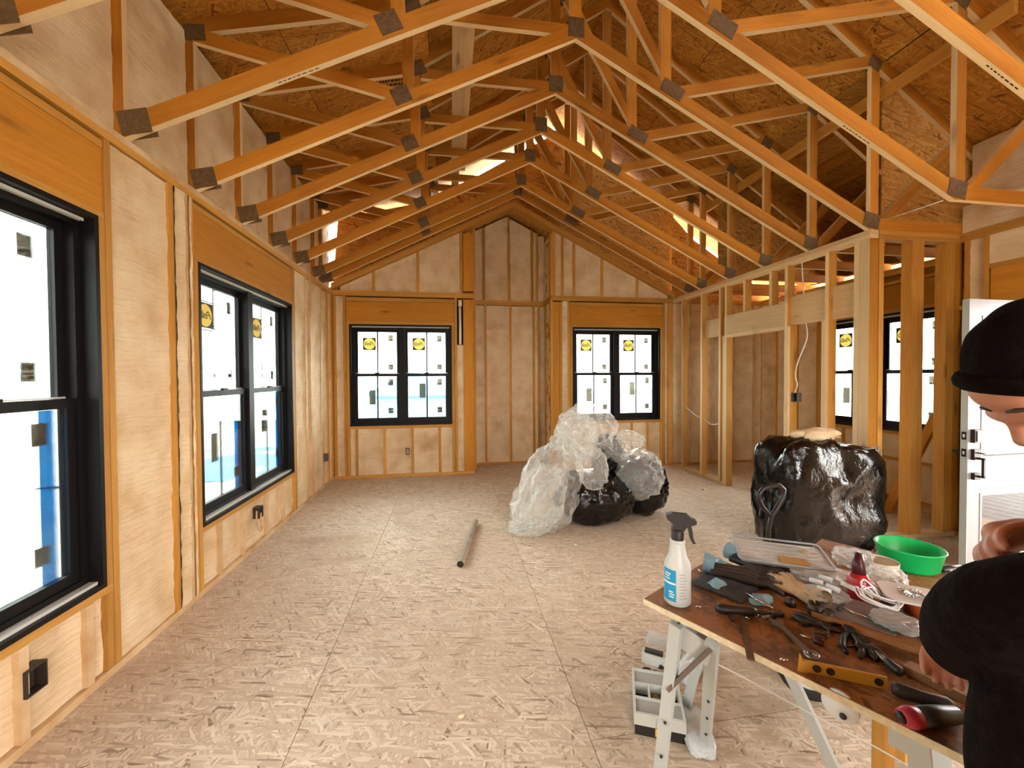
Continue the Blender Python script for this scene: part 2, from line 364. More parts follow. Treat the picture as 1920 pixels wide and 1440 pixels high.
addbox(bm, .36, .372, YB+.14, YA+.14, -.3, 4.0); addbox(bm, 1.63, 1.642, YB+.14, YA+.14, -.3, 4.0)
done(bm, WB)
def gable_skin():
    # gable sheathing above the plates, stopping short of the roof on the right so that daylight shows along the rake
    for (xa, xb, f) in ((-1.86, .36, lambda x: rake(x)+.10), (1.62, 3.75, lambda x: rake(x)+.12)):
        v = [(xa, ZP), (xb, ZP), (xb, f(xb)), (xa, f(xa))]
        prism_y('gable_sheathing', v, YB+.14, YB+.152, SHEATH, WB, (1, 0))
    def zr(x): return 4.36-.667*(x-3.74)
    prism_y('gable_sheathing', [(3.75, ZP), (5.9, ZP), (5.9, zr(5.9)-.1), (5.25, zr(5.25)-.2), (4.15, zr(4.15)-.24), (3.75, zr(3.75)-.12)], YB+.14, YB+.152, SHEATH, WB, (1, 0))
    prism_y('gable_sheathing', [(1.70, rake(1.9)+.05), (3.80, rake(3.74)+.05), (3.80, zr(3.80)-.02), (2.25, zr(2.25)-.06), (1.72, zr(1.80)-.10)], YB+.175, YB+.187, SHEATH, WB, (1, 0))
    prism_y('gable_sheathing', [(-1.74, rake(-1.62)+.03), (.95, rake(.95)+.03), (1.9, rake(1.9)+.03), (1.78, 5.5), (-.25, 4.26), (-1.66, 3.90)], YB+.16, YB+.172, SHEATH, WB, (1, 0))
gable_skin()
def sy(x0, x1, z0, z1, m=PINE, name='stud', y=None, d=.14): yy = YB if y is None else y; return board(name, x0, x1, yy, yy+d, z0, z1, m, WB)
for x0, x1 in ((XL, .36), (1.62, XN)):
    sy(x0, x1, 0, .038, PINE, 'bottom_plate'); sy(x0, x1, 2.722, 2.759, PINE, 'top_plate'); sy(x0, x1, 2.76, 2.798, PINE, 'top_plate')
for h in (B1, B2):
    x0, x1, z0, z1 = h
    sy(x0-.04, x1+.04, 2.34, 2.64, LVL, 'header'); sy(x0-.04, x1+.04, z1, 2.338, PINE, 'header_plate'); sy(x0-.04, x1+.04, 2.645, 2.70, PINE, 'header_plate')
    sy(x0-.04, x1+.04, z0-.045, z0-.002, PINE, 'sill_plate')
    for a in (x0-.042, x1+.002): sy(a, a+.04, .04, z1-.001, PINE, 'jack_stud')
    for a in (x0-.085, x1+.046): sy(a, a+.038, .04, 2.72, PINE, 'king_stud')
sy(-1.705, -1.665, .04, 2.72, PINE); foam(WB, (-1.665, YB, 0), X, -Y, .10, .04, 2.715, .03)
def low_back(h, cuts):
    e = h[0]
    for c in cuts: sy(c, c+.038, .04, .733, PINE, 'cripple_stud'); foam(WB, (e, YB, 0), X, -Y, c-e, .04, .733, .03, .012, .035); e = c+.038
    foam(WB, (e, YB, 0), X, -Y, h[1]-e, .04, .733, .03, .012, .035)
low_back(B1, (-1.41, -1.01, -.6, -.19)); low_back(B2, (2.12, 2.55, 2.94, 3.22))
foam(WB, (.105, YB, 0), X, -Y, .095, .04, 2.0, .05)
sy(.20, .36, .04, 2.70, LVL, 'corner_post'); sy(.205, .36, 2.83, 3.72, LVL, 'gable_post')
PVC = plain('white_pvc', (.75, .72, .68), .4); DARKSLOT = plain('black_slot', (.012, .008, .008), .9)
sy(.106, .199, 2.02, 2.70, DARKSLOT, 'slot_back', YB+.10, .01)  # flat black panel at the back of the pipe slot
tube('drain_pipe', [(.152, YB+.02, 2.01), (.152, YB+.02, 2.62)], .022, PVC, WB); tube('pipe_coupling', [(.152, YB+.02, 2.60), (.152, YB+.02, 2.69)], .031, PVC, WB)
sy(1.625, 1.73, .04, 2.70, LVL, 'corner_post'); sy(1.735, 1.775, .04, 2.70, PINE); sy(3.548, 3.59, .04, 2.72, LUMFOAM); sy(3.60, 3.69, .04, 2.72, PINE, 'corner_post')
foam(WB, (1.775, YB, 0), X, -Y, .09, .04, 2.715, .03)
# gable studs and foam triangles above the plates
def gtop(x): return rake(x)-.005
def gable(x0, x1, cuts, w=.045):
    e = x0
    for c in cuts:
        prism_y('gable_stud', [(c, ZP), (c+w, ZP), (c+w, gtop(c+w)), (c, gtop(c))], YB, YB+.09, PINE, WB, (0, 1))
        if c-e > .03: foam(WB, (e, YB, 0), X, -Y, c-e, ZP, (lambda e: lambda s: gtop(e+s))(e), .03, .015, .035)
        e = c+w
    if x1-e > .03: foam(WB, (e, YB, 0), X, -Y, x1-e, ZP, (lambda e: lambda s: max(gtop(e+s), ZP+.01))(e), .03, .015, .035)
gable(-1.60, .205, (-1.15, -.50, .15)); gable(1.62, 3.60, (1.62, 1.76, 1.95, 2.42, 3.03))
for (p, q) in (((XL, ZP), (A_X, A_Z)), ((A_X, A_Z), (XP, ZP))):     # rake plates on the gable
    s = .085
    prism_y('rake_plate', [p, q, (q[0], q[1]+s), (p[0], p[1]+s)], YB-.06, YB+.14, PINE, WB, (q[0]-p[0], q[1]-p[1]))
# alcove
for x0, x1, z0 in ((.36, 1.62, 0.), ): sy(x0, x1, 0, .038, PINE, 'bottom_plate', YA); sy(x0, x1, 2.73, 2.768, PINE, 'alcove_plate', YA); sy(x0, x1, 2.77, 2.808, PINE, 'alcove_plate', YA)
e = .372
for c in (.575, 1.005, 1.41, 1.50):
    sy(c, c+.038, .04, 2.73, PINE, 'stud', YA); prism_y('gable_stud', [(c-.03, 2.81), (c+.008, 2.81), (c+.008, gtop(c)+.1), (c-.03, gtop(c)+.1)], YA, YA+.09, PINE, WB, (0, 1))
    foam(WB, (e, YA, 0), X, -Y, c-e, .04, 2.72, .03); foam(WB, (e-.02, YA, 0), X, -Y, c-e-.01, 2.81, (lambda e: lambda s: gtop(e+s)+.1)(e), .03); e = c+.038
foam(WB, (e, YA, 0), X, -Y, 1.62-e, .04, 2.72, .03); foam(WB, (e-.02, YA, 0), X, -Y, 1.64-e, 2.81, lambda s: gtop(1.6)+.1, .03)
# left-facing return of the alcove
foam(WB, (1.62, YB+.05, 0), Y, -X, YA-YB-.05, .04, 2.72, .015); board('alcove_plate', 1.60, 1.63, YB+.05, YA, 2.73, 2.81, PINE, WB)
board('stud', 1.60, 1.63, YA-.14, YA-.10, .04, 2.72, PINE, WB); foam(WB, (1.62, YB+.1, 0), Y, -X, YA-YB-.1, 2.81, 3.80, .015)
board('stud', .36, .40, YB+.14, YB+.28, .04, 4.0, PINE, WB)
board('stud', 1.585, 1.624, YB+.0, YB+.062, .04, 2.72, PINE, WB); board('gable_stud', 1.585, 1.624, YB+.0, YB+.11, 2.81, 3.78, PINE, WB)
# nook part of the back wall (seen between the partition studs)
for c in (3.98, 4.38, 4.42, 4.80, 5.18): sy(c, c+.038, .04, 2.72, LUMFOAM)
for a, b in ((3.70, 3.98), (4.018, 4.38), (4.458, 4.80), (4.838, 5.18), (5.218, 5.35)): foam(WB, (a, YB, 0), X, -Y, b-a, .04, 2.715, .03)
# ---------------------------------------------------------------- partition of open studs
WP = empty('wall_partition', (XP, YF, 0)); tag(WP, 'open stud partition with plank headers', 'wall', kind='structure')
def px_(y0, y1, z0, z1, m=PALEPINE, name='stud', x0=XP, x1=XP+.09): return board(name, x0, x1, y0, y1, z0, z1, PINE if name in ('stud', 'jack_stud', 'cripple_stud') else m, WP, LITEDGE if name in ('stud', 'jack_stud', 'cripple_stud', 'end_post') else None)
px_(YF, YB, 2.722, 2.759, PALEPINE, 'top_plate'); px_(YF, YB, 2.76, 2.798, PALEPINE, 'top_plate')
px_(4.93, YB, 0, .038, PALEPINE, 'bottom_plate')
for y in (6.0, 5.50, 5.09): px_(y-.038, y, .04, 2.72)
px_(4.93, 4.968, 0, 2.72); px_(4.97, 5.005, .04, 2.05)
for y in (4.62, 4.20): px_(y-.038, y, 2.325, 2.72, PINE, 'cripple_stud')
px_(3.94, 3.978, .0, 2.72, PALEPINE); px_(3.90, 3.938, 0, 2.05, PALEPINE, 'jack_stud')
px_(3.98, 4.93, 2.06, 2.315, PALEPINE, 'header_plank', XP+.0, XP+.04); px_(5.09, 5.46, 2.06, 2.315, PALEPINE, 'header_plank', XP+.05, XP+.09); px_(4.97, 5.05, 2.06, 2.315, PALEPINE, 'header_plank', XP+.05, XP+.09)
px_(3.98, 4.93, 2.022, 2.058, PALEPINE, 'header_plate')
px_(3.20, 3.94, 2.06, 2.375, PALEPINE, 'header_plank', XP+.045, XP+.085); px_(3.45, 3.488, 0, 2.72, PINE, 'stud'); px_(3.488, 3.525, 0, 2.05, PINE, 'jack_stud')
px_(3.15, 3.20, 0, 2.72, PINE, 'end_post'); px_(3.06, 3.148, 0, 2.72, LVL, 'end_post')
# ---------------------------------------------------------------- foyer stud wall facing the camera
WF = empty('wall_foyer', (XP, YF, 0)); tag(WF, 'short open stud wall beside the entry door', 'wall', kind='structure')
def fy(x0, x1, z0, z1, m=PINE, name='stud', y0=YF, y1=YF+.09): return board(name, x0, x1, y0, y1, z0, z1, m, WF, None)
fy(3.79, XD, 2.722, 2.759, PINE, 'top_plate'); fy(3.79, XD, 2.76, 2.798, PINE, 'top_plate'); fy(3.79, XD, 0, .038, PALEPINE, 'bottom_plate')
fy(3.79, 3.84, .04, 2.72, PINE); fy(4.14, 4.27, .04, 2.72, PINE); fy(4.52, 4.61, .04, 2.72, PINE, 'stud'); fy(4.612, 4.70, .04, 2.72, LVL, 'corner_post')
# ---------------------------------------------------------------- nook outer wall with its window (plane x = XN)
WN = put('wall_nook', bpy.data.meshes.new('wn')); WN.data.materials.append(SHEATH); tag(WN, 'outer nook wall of foam bays behind the open studs', 'wall', kind='structure')
NW = (3.61, 5.11, .82, 2.26)
skin_x(WN, XN+.14, XN+.152, 3.0, 6.4, -.3, ZP, [NW])
def nx(y0, y1, z0, z1, m=PINE, name='stud'): return board(name, XN, XN+.14, y0, y1, z0, z1, m, WN)
nx(YF, YB, 0, .038, PINE, 'bottom_plate'); nx(YF, YB, 2.722, 2.759, PINE, 'top_plate'); nx(YF, YB, 2.76, 2.798, PINE, 'top_plate')
nx(3.57, 5.15, 2.30, 2.60, LVL, 'header'); nx(3.57, 5.15, 2.262, 2.298, PINE, 'header_plate'); nx(3.57, 5.15, 2.61, 2.65, PINE, 'header_plate'); nx(3.57, 5.15, .78, .818, PINE, 'sill_plate'); nx(3.57, 5.15, .46, .50, PINE, 'blocking')
for a in (3.53, 3.568, 5.112, 5.152): nx(a, a+.037, .04, 2.72 if a in (3.53, 5.152) else 2.26, PINE, 'king_stud')
e = 3.607
for c in (3.95, 4.35, 4.75):
    for z0, z1 in ((.04, .46), (.5, .78)): foam(WN, (XN, e, 0), Y, -X, c-e, z0, z1, .03, .01)
    nx(c, c+.038, .04, .46, PINE, 'cripple_stud'); nx(c, c+.038, .5, .78, PINE, 'cripple_stud'); e = c+.038
for z0, z1 in ((.04, .46), (.5, .78)): foam(WN, (XN, e, 0), Y, -X, 5.11-e, z0, z1, .03, .01)
for a, b in ((5.19, 5.5), (5.54, 5.9), (5.94, 6.25), (3.06, 3.53)): foam(WN, (XN, a, 0), Y, -X, b-a, .04, 2.715, .03); nx(b-.0, b+.037, .04, 2.72)
# ---------------------------------------------------------------- entry wall with the doorway (plane x = XD)
WE = put('wall_entry', bpy.data.meshes.new('we')); WE.data.materials.append(SHEATH); tag(WE, 'right entry wall with the doorway', 'wall', kind='structure')
bm = bmesh.new(); addbox(bm, XD+.14, XD+.152, Y0, 1.55, -.3, ZP); addbox(bm, XD+.14, XD+.152, 1.55, 2.51, 2.1, ZP); addbox(bm, XD+.14, XD+.152, 2.51, 3.2, -.3, ZP); addbox(bm, XD, XN+.15, YF+.15, YF+.16, 0, ZP); done(bm, WE)
def ex(y0, y1, z0, z1, m=PINE, name='stud'): return board(name, XD, XD+.14, y0, y1, z0, z1, m, WE)
ex(Y0, YF, 2.722, 2.759, PINE, 'top_plate'); ex(Y0, YF, 2.76, 2.798, PINE, 'top_plate'); ex(Y0, 1.50, 0, .038, PINE, 'bottom_plate'); ex(2.51, YF, 0, .038, PINE, 'bottom_plate')
ex(1.47, 2.84, 2.14, 2.43, LVL, 'header'); ex(1.47, 3.06, 2.10, 2.138, PINE, 'header_plate'); ex(1.51, 1.548, 0, 2.1, PINE, 'jack_stud'); ex(1.47, 1.508, 0, 2.1, PINE, 'king_stud'); ex(2.512, 2.55, .04, 2.1, PINE, 'jack_stud'); ex(2.985, 3.023, 0, 2.1, PINE, 'king_stud'); ex(2.985, 3.023, 2.14, 2.72, PINE, 'cripple_stud'); ex(2.85, 2.888, 2.14, 2.72, PINE, 'cripple_stud'); ex(2.45, 2.488, 2.47, 2.72, PINE, 'cripple_stud'); ex(1.47, 2.85, 2.432, 2.468, PINE, 'header_plate')
foam(WE, (XD, 2.49, 0), Y, -X, .36, 2.47, 2.72, .02, .02); foam(WE, (XD, 2.89, 0), Y, -X, .095, 2.14, 2.72, .03); foam(WE, (XD, 1.47, 0), Y, -X, .97, 2.47, 2.72, .02, .02); foam(WE, (XD, 2.55, 0), Y, -X, .435, .04, 2.1, .03)
for a, b in ((-2.6, -1.7), (-1.66, -.8), (-.76, .1), (.14, .9), (.94, 1.43)): foam(WE, (XD, a, 0), Y, -X, b-a, .04, 2.715, .03, cell=.09); ex(b, b+.038, .04, 2.72)
foam(WE, (XD+.02, -2.6, 0), Y, -X, 5.66, 2.80, 3.05, .03, .02, .06); foam(WE, (XD+.12, -2.6, 0), Y, -X, 5.66, 3.05, 3.62, .03, .03, .06)
# ---------------------------------------------------------------- wall behind the camera with an opening added to let in fill light
WX = put('wall_front', bpy.data.meshes.new('wx')); WX.data.materials.append(SHEATH); tag(WX, 'wall behind the viewpoint with an opening added for fill light', 'wall', kind='structure')
bm = bmesh.new(); addbox(bm, -1.86, .1, Y0-.12, Y0, -.3, 4.2); addbox(bm, 2.3, 4.8, Y0-.12, Y0, -.3, 3.6); addbox(bm, .1, 2.3, Y0-.12, Y0, 2.0, 5.0); addbox(bm, .1, 2.3, Y0-.12, Y0, -.3, .85); done(bm, WX)
# ---------------------------------------------------------------- roof deck of OSB sheets
CE = empty('ceiling', (0, 0, ZP)); tag(CE, 'open roof deck of OSB sheets above the trusses', 'ceiling', kind='structure')
def deck(x0, z0, x1, z1, y0, y1, n, ylen=2.44, off=0.):
    """rows of sheets climbing from (x0,z0) to (x1,z1), laid along Y"""
    d = Vector((x1-x0, 0, z1-z0)); ln = d.length; d.normalize(); nrm = Vector((-d.z, 0, d.x)); nrm = nrm if nrm.z > 0 else -nrm
    for r in range(n):
        a, b = ln*r/n, ln*(r+1)/n; y = y0-((off+r*1.22) % ylen)
        while y < y1:
            ya, yb = max(y, y0), min(y+ylen-.005, y1)
            if yb-ya > .03:
                c = Vector((x0, (ya+yb)/2, z0))+d*((a+b)/2)+nrm*.006
                R = Matrix((d, nrm.cross(d), nrm)).transposed().to_4x4(); R.translation = c
                put('roof_panel', boxmesh(b-a-.005, yb-ya, .011, ROOFOSB), CE, R)
            y += ylen
TV = .1/math.cos(math.atan(.667))
def zr(x): return 4.24+TV-.667*(x-3.74)
def zl(x): return 4.24+TV+.667*(x+.25)
def zs(x): return 3.889+.103+.24*(x+1.57)
RX, RZ = 1.745, zr(1.745)
YE = 6.62
deck(-2.3, zs(-2.3), -.16, zs(-.16), Y0-.2, YE, 2); deck(-.3, zl(-.3), RX, RZ, Y0-.2, YE, 2, 2.44, .9)
deck(RX, RZ, 3.84, zr(3.84), Y0-.2, YE, 2, 2.44, .5); deck(3.845, zr(3.845), 5.98, zr(5.98), Y0-.2, 3.10, 2, 2.44, 1.4); deck(3.845, zr(3.845), 5.98, zr(5.98), 5.35, YE, 2, 2.44, .2)
# low attic over the nook, seen dark through the hole in the main deck
for k in range(2): board('roof_panel', 3.86+k*1.32, 3.86+(k+1)*1.315, 3.0, 4.2, 4.30, 4.312, ROOFOSB, CE); board('roof_panel', 3.86+k*1.32, 3.86+(k+1)*1.315, 4.205, 5.45, 4.30, 4.312, ROOFOSB, CE)
for x in (4.3, 4.9, 5.5): board('attic_rafter', x, x+.038, 3.1, 5.4, 4.2, 4.298, TRUSSWOOD, CE)
board('attic_end', 6.40, 6.412, 3.0, 5.45, 2.9, 4.3, SHEATH, CE)
board('attic_floor', 5.5, 6.41, 3.0, 5.45, 2.88, 2.9, SHEATH, CE)
ADDEDSEAL = plain('added_light_seal_black', (.02, .018, .017), .9)  # unseen layer added above the deck to stop light leaking between sheets
def add_light_seal(x0, z0, x1, z1, y0, y1):
    put('added_light_seal', mesh('added_light_seal', [(x, y, z+t) for t in (.02, .03) for x, y, z in ((x0, y0, z0), (x1, y0, z1), (x1, y1, z1), (x0, y1, z0))], BOXF, ADDEDSEAL), CE)
add_light_seal(-2.3, zs(-2.3), -.16, zs(-.16), Y0-.2, YE); add_light_seal(-.3, zl(-.3), RX, RZ, Y0-.2, YE); add_light_seal(RX, RZ, 3.84, zr(3.84), Y0-.2, YE)
add_light_seal(3.84, zr(3.84), 5.98, zr(5.98), Y0-.2, 3.10); add_light_seal(3.84, zr(3.84), 5.98, zr(5.98), 5.35, YE)
board('added_light_seal', 3.80, 6.5, 2.9, 5.5, 4.32, 4.33, ADDEDSEAL, CE)
for yy in (3.10, 5.34): board('attic_cheek', 3.86, 6.42, yy, yy+.012, 2.91, 4.3, SHEATH, CE)
board('attic_cheek', 3.0, 3.86, 5.36, 5.372, 4.3, 4.32, SHEATH, CE)
prism_y('alcove_roof', [(.2, rake(.2)+.13), (.99, A_Z+.13), (1.78, rake(1.78)+.13), (1.78, rake(1.78)+.16), (.99, A_Z+.16), (.2, rake(.2)+.16)], YB+.1, YA+.2, SHEATH, CE, (1, 0))

PORCH = empty('porch', (5.8, 1.5, -.05)); tag(PORCH, 'porch outside the entry doorway, its cover and dark deck added to dim the daylight', 'porch', kind='structure')  # porch roof and dark deck added to cut daylight on the door
ADDEDDECK = worn('added_grey_deck_boards', (.16, .14, .12), (.26, .23, .2), 5)
for k in range(14): board('added_deck_board', 4.83+k*.19, 5.01+k*.19, -2.4, 3.0, -.07, -.03, ADDEDDECK, PORCH)
board('added_porch_cover', 4.83, 7.5, -2.4, 3.05, 2.84, 2.86, SHEATH, PORCH); board('added_porch_beam', 7.3, 7.45, -2.4, 3.05, 2.5, 2.84, LVL, PORCH)
for y in (-2.3, .3, 2.9): board('added_porch_post', 7.3, 7.44, y, y+.14, -.03, 2.5, PINE, PORCH)
# ================================================================== roof trusses
def truss(y, label):
    t = empty('roof_truss', (A_X, y, ZP), label, 'roof truss', 'vaulted roof trusses')
    h = .019; c = .1/math.cos(math.atan(S_B))
    def mem(name, poly, ax, dy=0., th=h): return prism_y(name, poly, y-th+dy, y+th+dy, TRUSSWOOD, t, ax, LITEDGE)
    mem('bottom_chord', [(XL, ZP), (A_X, A_Z), (A_X, A_Z+c), (XL, ZP+c)], (1, S_B))
    mem('bottom_chord', [(A_X, A_Z), (XP, ZP), (XP+.05, ZP+.1), (A_X, A_Z+c)], (1, -S_B))
    mem('tie_beam', [(XP, ZP), (5.48, ZP), (5.48, ZP+.1), (XP+.05, ZP+.1)], (1, 0))
    mem('top_chord', [(-2.15, zs(-2.15)-.105), (-.25, zs(-.25)-.105), (-.25, zs(-.25)-.001), (-2.15, zs(-2.15)-.001)], (1, .24))
    mem('top_chord', [(-.25, 4.24), (RX, RZ-TV), (RX, RZ-.002), (-.25, 4.24+TV-.002)], (1, .667))
    mem('top_chord', [(RX, RZ-TV), (5.95, zr(5.95)-TV), (5.95, zr(5.95)-.002), (RX, RZ-.002)], (1, -.667))
    mem('heel_web', [(-1.80, ZP), (XL-.002, ZP), (XL-.002, 3.83), (-1.80, 3.81)], (0, 1))
    mem('web', [(-1.71, 3.80), (-.42, 3.543), (-.36, 3.62), (-1.66, 3.885)], (1, -.2))
    zb = lambda x: rake(x)+c
    mem('web', [(-.33, zb(-.33)), (-.25, zb(-.25)), (-.25, 4.30), (-.33, 4.18)], (0, 1))
    mem('web', [(-.24, 4.155), (.93, 4.165), (.93, 4.248), (-.24, 4.24)], (1, 0), .002)
    mem('web', [(.945, A_Z+.08), (1.035, A_Z+.08), (1.035, 5.09), (.945, 5.03)], (0, 1))
    mem('web', [(1.70, zb(1.70)), (1.79, zb(1.79)), (1.79, 5.53), (1.70, 5.53)], (0, 1))
    mem('web', [(1.70, 3.96), (1.80, 3.90), (1.14, 5.12), (1.04, 5.06)], (-.6, 1), .003)
    mem('web', [(1.90, 3.785), (3.70, 4.235), (3.70, 4.325), (1.85, 3.865)], (1, .25))
    mem('web', [(XP+.005, ZP+.1), (XP+.09, ZP+.1), (XP+.09, 4.18), (XP+.005, 4.24)], (0, 1))
    mem('web', [(3.80, 2.90), (3.92, 2.90), (4.66, 3.60), (4.58, 3.66)], (1, .9), .003)
    def plate(cx, cz, w, hh, a):
        for s in (-1, 1):
            Mx = Matrix.Translation((cx, y+s*(h+.004), cz)) @ Matrix.Rotation(-a, 4, 'Y')
            put('gusset_plate', boxmesh(w, .003, hh, GUSSET), t, Mx)
    aB = math.atan(S_B)
    plate(XL+.05, ZP+.085, .15, .13, aB*.5); plate(-.34, 3.575, .13, .12, aB); plate(A_X, A_Z+.085, .13, .15, 0); plate(1.80, 3.83, .20, .11, -aB); plate(XP+.02, ZP+.08, .16, .13, -.2)
    plate(-1.70, 3.86, .13, .11, .1); plate(-.26, 4.24, .12, .12, .4); plate(XP+.04, 4.26, .13, .11, -.5); plate(1.09, 5.08, .16, .12, .6)
    return t
names = ['', 'roof truss directly over the viewpoint', 'roof truss over the near end of the tool table', 'roof truss just ahead of the viewpoint over the spray bottle',
         'nearest roof truss in view, its lower chords cutting both upper corners', 'second nearest roof truss, peak above the top edge, stamped underside',
         'roof truss with the highest peak in view', 'roof truss with the second highest peak in view', 'roof truss with the third highest peak in view', 'roof truss with the third lowest peak in view',
         'roof truss with the second lowest peak in view', 'roof truss with the lowest peak, tight against the gable wall']
TN = {}
for k, y in enumerate(TY):
    if y < -.1: continue
    TN[k] = truss(y, names[k])
# lateral boards that tie the trusses together
o = put('lateral_brace', boxmesh(4.6, .10, .038, PALEPINE), None, Matrix.Translation((.085, 3.55, 4.27)) @ Matrix.Rotation(PI/2, 4, 'Z')); tag(o, 'pale lateral board running flat along the truss collar webs', 'brace board', 'truss bracing boards')
o = put('lateral_brace', boxmesh(2.4, .10, .038, PALEPINE), None, Matrix.Translation((.165, 4.3, 4.31)) @ Matrix.Rotation(PI/2, 4, 'Z')); tag(o, 'shorter pale board lapped beside the lateral truss board', 'brace board', 'truss bracing boards')
o = stick('diagonal_brace', at(1317, 397, x=3.84), at(1905, 10, x=3.84), .038, .10, PINE, None); tag(o, 'long diagonal board crossing the truss uprights on the right', 'brace board', 'truss bracing boards')
WIRE = plain('white_cable', (.82, .78, .72), .5)
o = tube('brace_string', [at(1665, 411, y=3.0), at(1768, 376, y=2.46)], .004, WIRE); tag(o, 'thin pale string stretched at the right truss heel', 'string')

STAMP = plain('stamp_ink', (.02, .008, .004), .8)
def stamp_marks(n, w, h, rows):
    out = []
    for r in range(rows):
        x = 0.
        while x < w-.02:
            l = random.uniform(.012, .03); out.append((x, x+l, r*h, r*h+h*.55)); x += l+.010
    vs = []; fs = []
    for x0, x1, y0, y1 in out:
        a = len(vs); vs += [(x0, y0, 0), (x1, y0, 0), (x1, y1, 0), (x0, y1, 0)]; fs.append((a+3, a+2, a+1, a))
    return mesh('print_stamp', vs, fs, STAMP)
sm = stamp_marks(0, .22, .05, 3); tilt = Matrix.Rotation(-math.atan(.24), 4, 'Y')
for x, y in ((-.62, 2.62), (-.66, 3.26), (-.62, 3.86)): put('print_stamp', sm, CE, Matrix.Translation((x, y, zs(x)-.002)) @ tilt)
sm2 = stamp_marks(0, .26, .012, 1)
for k, x in ((5, -.95), (5, 2.75), (4, 2.9)):
    sg = 1 if x < A_X else -1
    put('print_stamp', sm2, TN[k], Matrix.Translation((x, TY[k]-.004, rake(x)-.0012)) @ Matrix.Rotation(-sg*math.atan(S_B), 4, 'Y'))
# ================================================================== windows
def thin_paper(name, c, tr):
    m, nt, b = newmat(name); b.inputs['Base Color'].default_value = rgb(*c); b.inputs['Roughness'].default_value = .8
    t = N(nt, 'BsdfTransparent'); t.inputs[0].default_value = rgb(*[min(1, q*1.6) for q in c]); mx = N(nt, 'MixShader'); mx.inputs[0].default_value = tr
    L(nt, b.outputs[0], mx.inputs[1]); L(nt, t.outputs[0], mx.inputs[2]); L(nt, mx.outputs[0], nt.nodes['Material Output'].inputs[0]); return m
PAPER = thin_paper('sticker_paper', (.5, .48, .42), .26); INK = plain('sticker_ink', (.05, .045, .04), .7); LOGOY = thin_paper('logo_yellow', (.75, .50, .10), .06); LOGOB = plain('logo_brown', (.05, .03, .012), .6)
FILM = thin_paper('blue_protective_film', (.06, .36, .60), .5); REFLVINYL = plain('pale_vinyl_and_reflection', (.62, .60, .55), .4); SILVER = plain('white_metal', (.75, .74, .70), .3, .3)
def textmesh(body, size, m, shear=0., extr=.0006, space=1.0):
    cu = bpy.data.curves.new('t', 'FONT'); cu.body = body; cu.size = size; cu.shear = shear; cu.extrude = extr; cu.align_x = 'CENTER'; cu.align_y = 'CENTER'; cu.space_character = space; cu.resolution_u = 3
    o = bpy.data.objects.new('t', cu); COL.objects.link(o); dg = bpy.context.evaluated_depsgraph_get()
    me = bpy.data.meshes.new_from_object(o.evaluated_get(dg)); bpy.data.objects.remove(o); bpy.data.curves.remove(cu)
    me.materials.clear(); me.materials.append(m); return me
PTEXT = textmesh('Pella', .085, INK, .45, .0005, .92)
def quadlist(rects, t0=.0, t1=.0012):
    """flat print: rectangles (x0,x1,y0,y1,level,material index)"""
    vs = []; fs = []; mi = []
    for x0, x1, y0, y1, lv, m in rects:
        a = len(vs); z0, z1 = t0+lv*.0006, t1+lv*.0006
        vs += [(x0, y0, z0), (x1, y0, z0), (x1, y1, z0), (x0, y1, z0), (x0, y0, z1), (x1, y0, z1), (x1, y1, z1), (x0, y1, z1)]
        for f in BOXF: fs.append(tuple(a+i for i in f)); mi.append(m)
    return vs, fs, mi
def small_sticker(w, h, style):
    r = [(-w/2, w/2, -h/2, h/2, 0, 0)]
    if style == 0:
        for i in range(4): y = h*(.36-.13*i); r.append((-w*.4, w*(.4-.15*(i % 2)), y-h*.025, y+h*.025, 1, 1))
        r += [(-w*.38, -w*.02, -h*.42, -h*.12, 1, 1), (w*.08, w*.36, -h*.4, -h*.2, 1, 1)]
    elif style == 1:
        r += [(-w*.4, w*.1, h*.1, h*.4, 1, 1), (w*.18, w*.4, h*.1, h*.4, 1, 1), (-w*.4, w*.4, -h*.12, -h*.04, 1, 1), (-w*.4, w*.1, -h*.38, -h*.2, 1, 1), (w*.2, w*.4, -h*.38, -h*.3, 1, 1)]
    else:
        for i in range(6): y = h*(.44-.07*i); r.append((-w*.42, w*(.42-.1*(i % 3)), y-h*.012, y+h*.012, 1, 1))
        r.append((-w*.5, w*.5, -h*.035, h*.0, 1, 1))
        for i in range(7): y = -h*(.1+.055*i); r.append((-w*.42, w*(.42-.08*((i+1) % 3)), y-h*.009, y+h*.009, 1, 1))
    v, f, mi = quadlist(r); return mesh('sticker', v, f, [PAPER, INK], False, mi)
def logo_mesh(w):
    """yellow disc in a dark square surround with thin rules above and below"""
    n = 32; v = []; f = []; mi = []
    for i in range(n):
        a = 2*PI*i/n; c_, s_ = math.cos(a), math.sin(a); k = .5*w/max(abs(c_), abs(s_))
        v += [(w*.45*c_, w*.45*s_, 0), (k*c_, k*s_, 0)]
    for i in range(n): j = (i+1) % n; f.append((2*i, 2*i+1, 2*j+1, 2*j)); mi.append(0)
    f.append(tuple(2*i for i in range(n))); mi.append(1)
    for y0, y1 in ((.53, .57), (-.60, -.56), (-.012, .006)):
        a = len(v); v += [(-w*.5, w*y0, .0008), (w*.5, w*y0, .0008), (w*.5, w*y1, .0008), (-w*.5, w*y1, .0008)]; f.append((a, a+1, a+2, a+3)); mi.append(2)
    return mesh('logo_sticker', v, f, [LOGOB, LOGOY, INK], False, mi)
STK = [small_sticker(.075, .10, 0), small_sticker(.075, .085, 1), small_sticker(.095, .22, 2)]; LOGO = logo_mesh(.19)
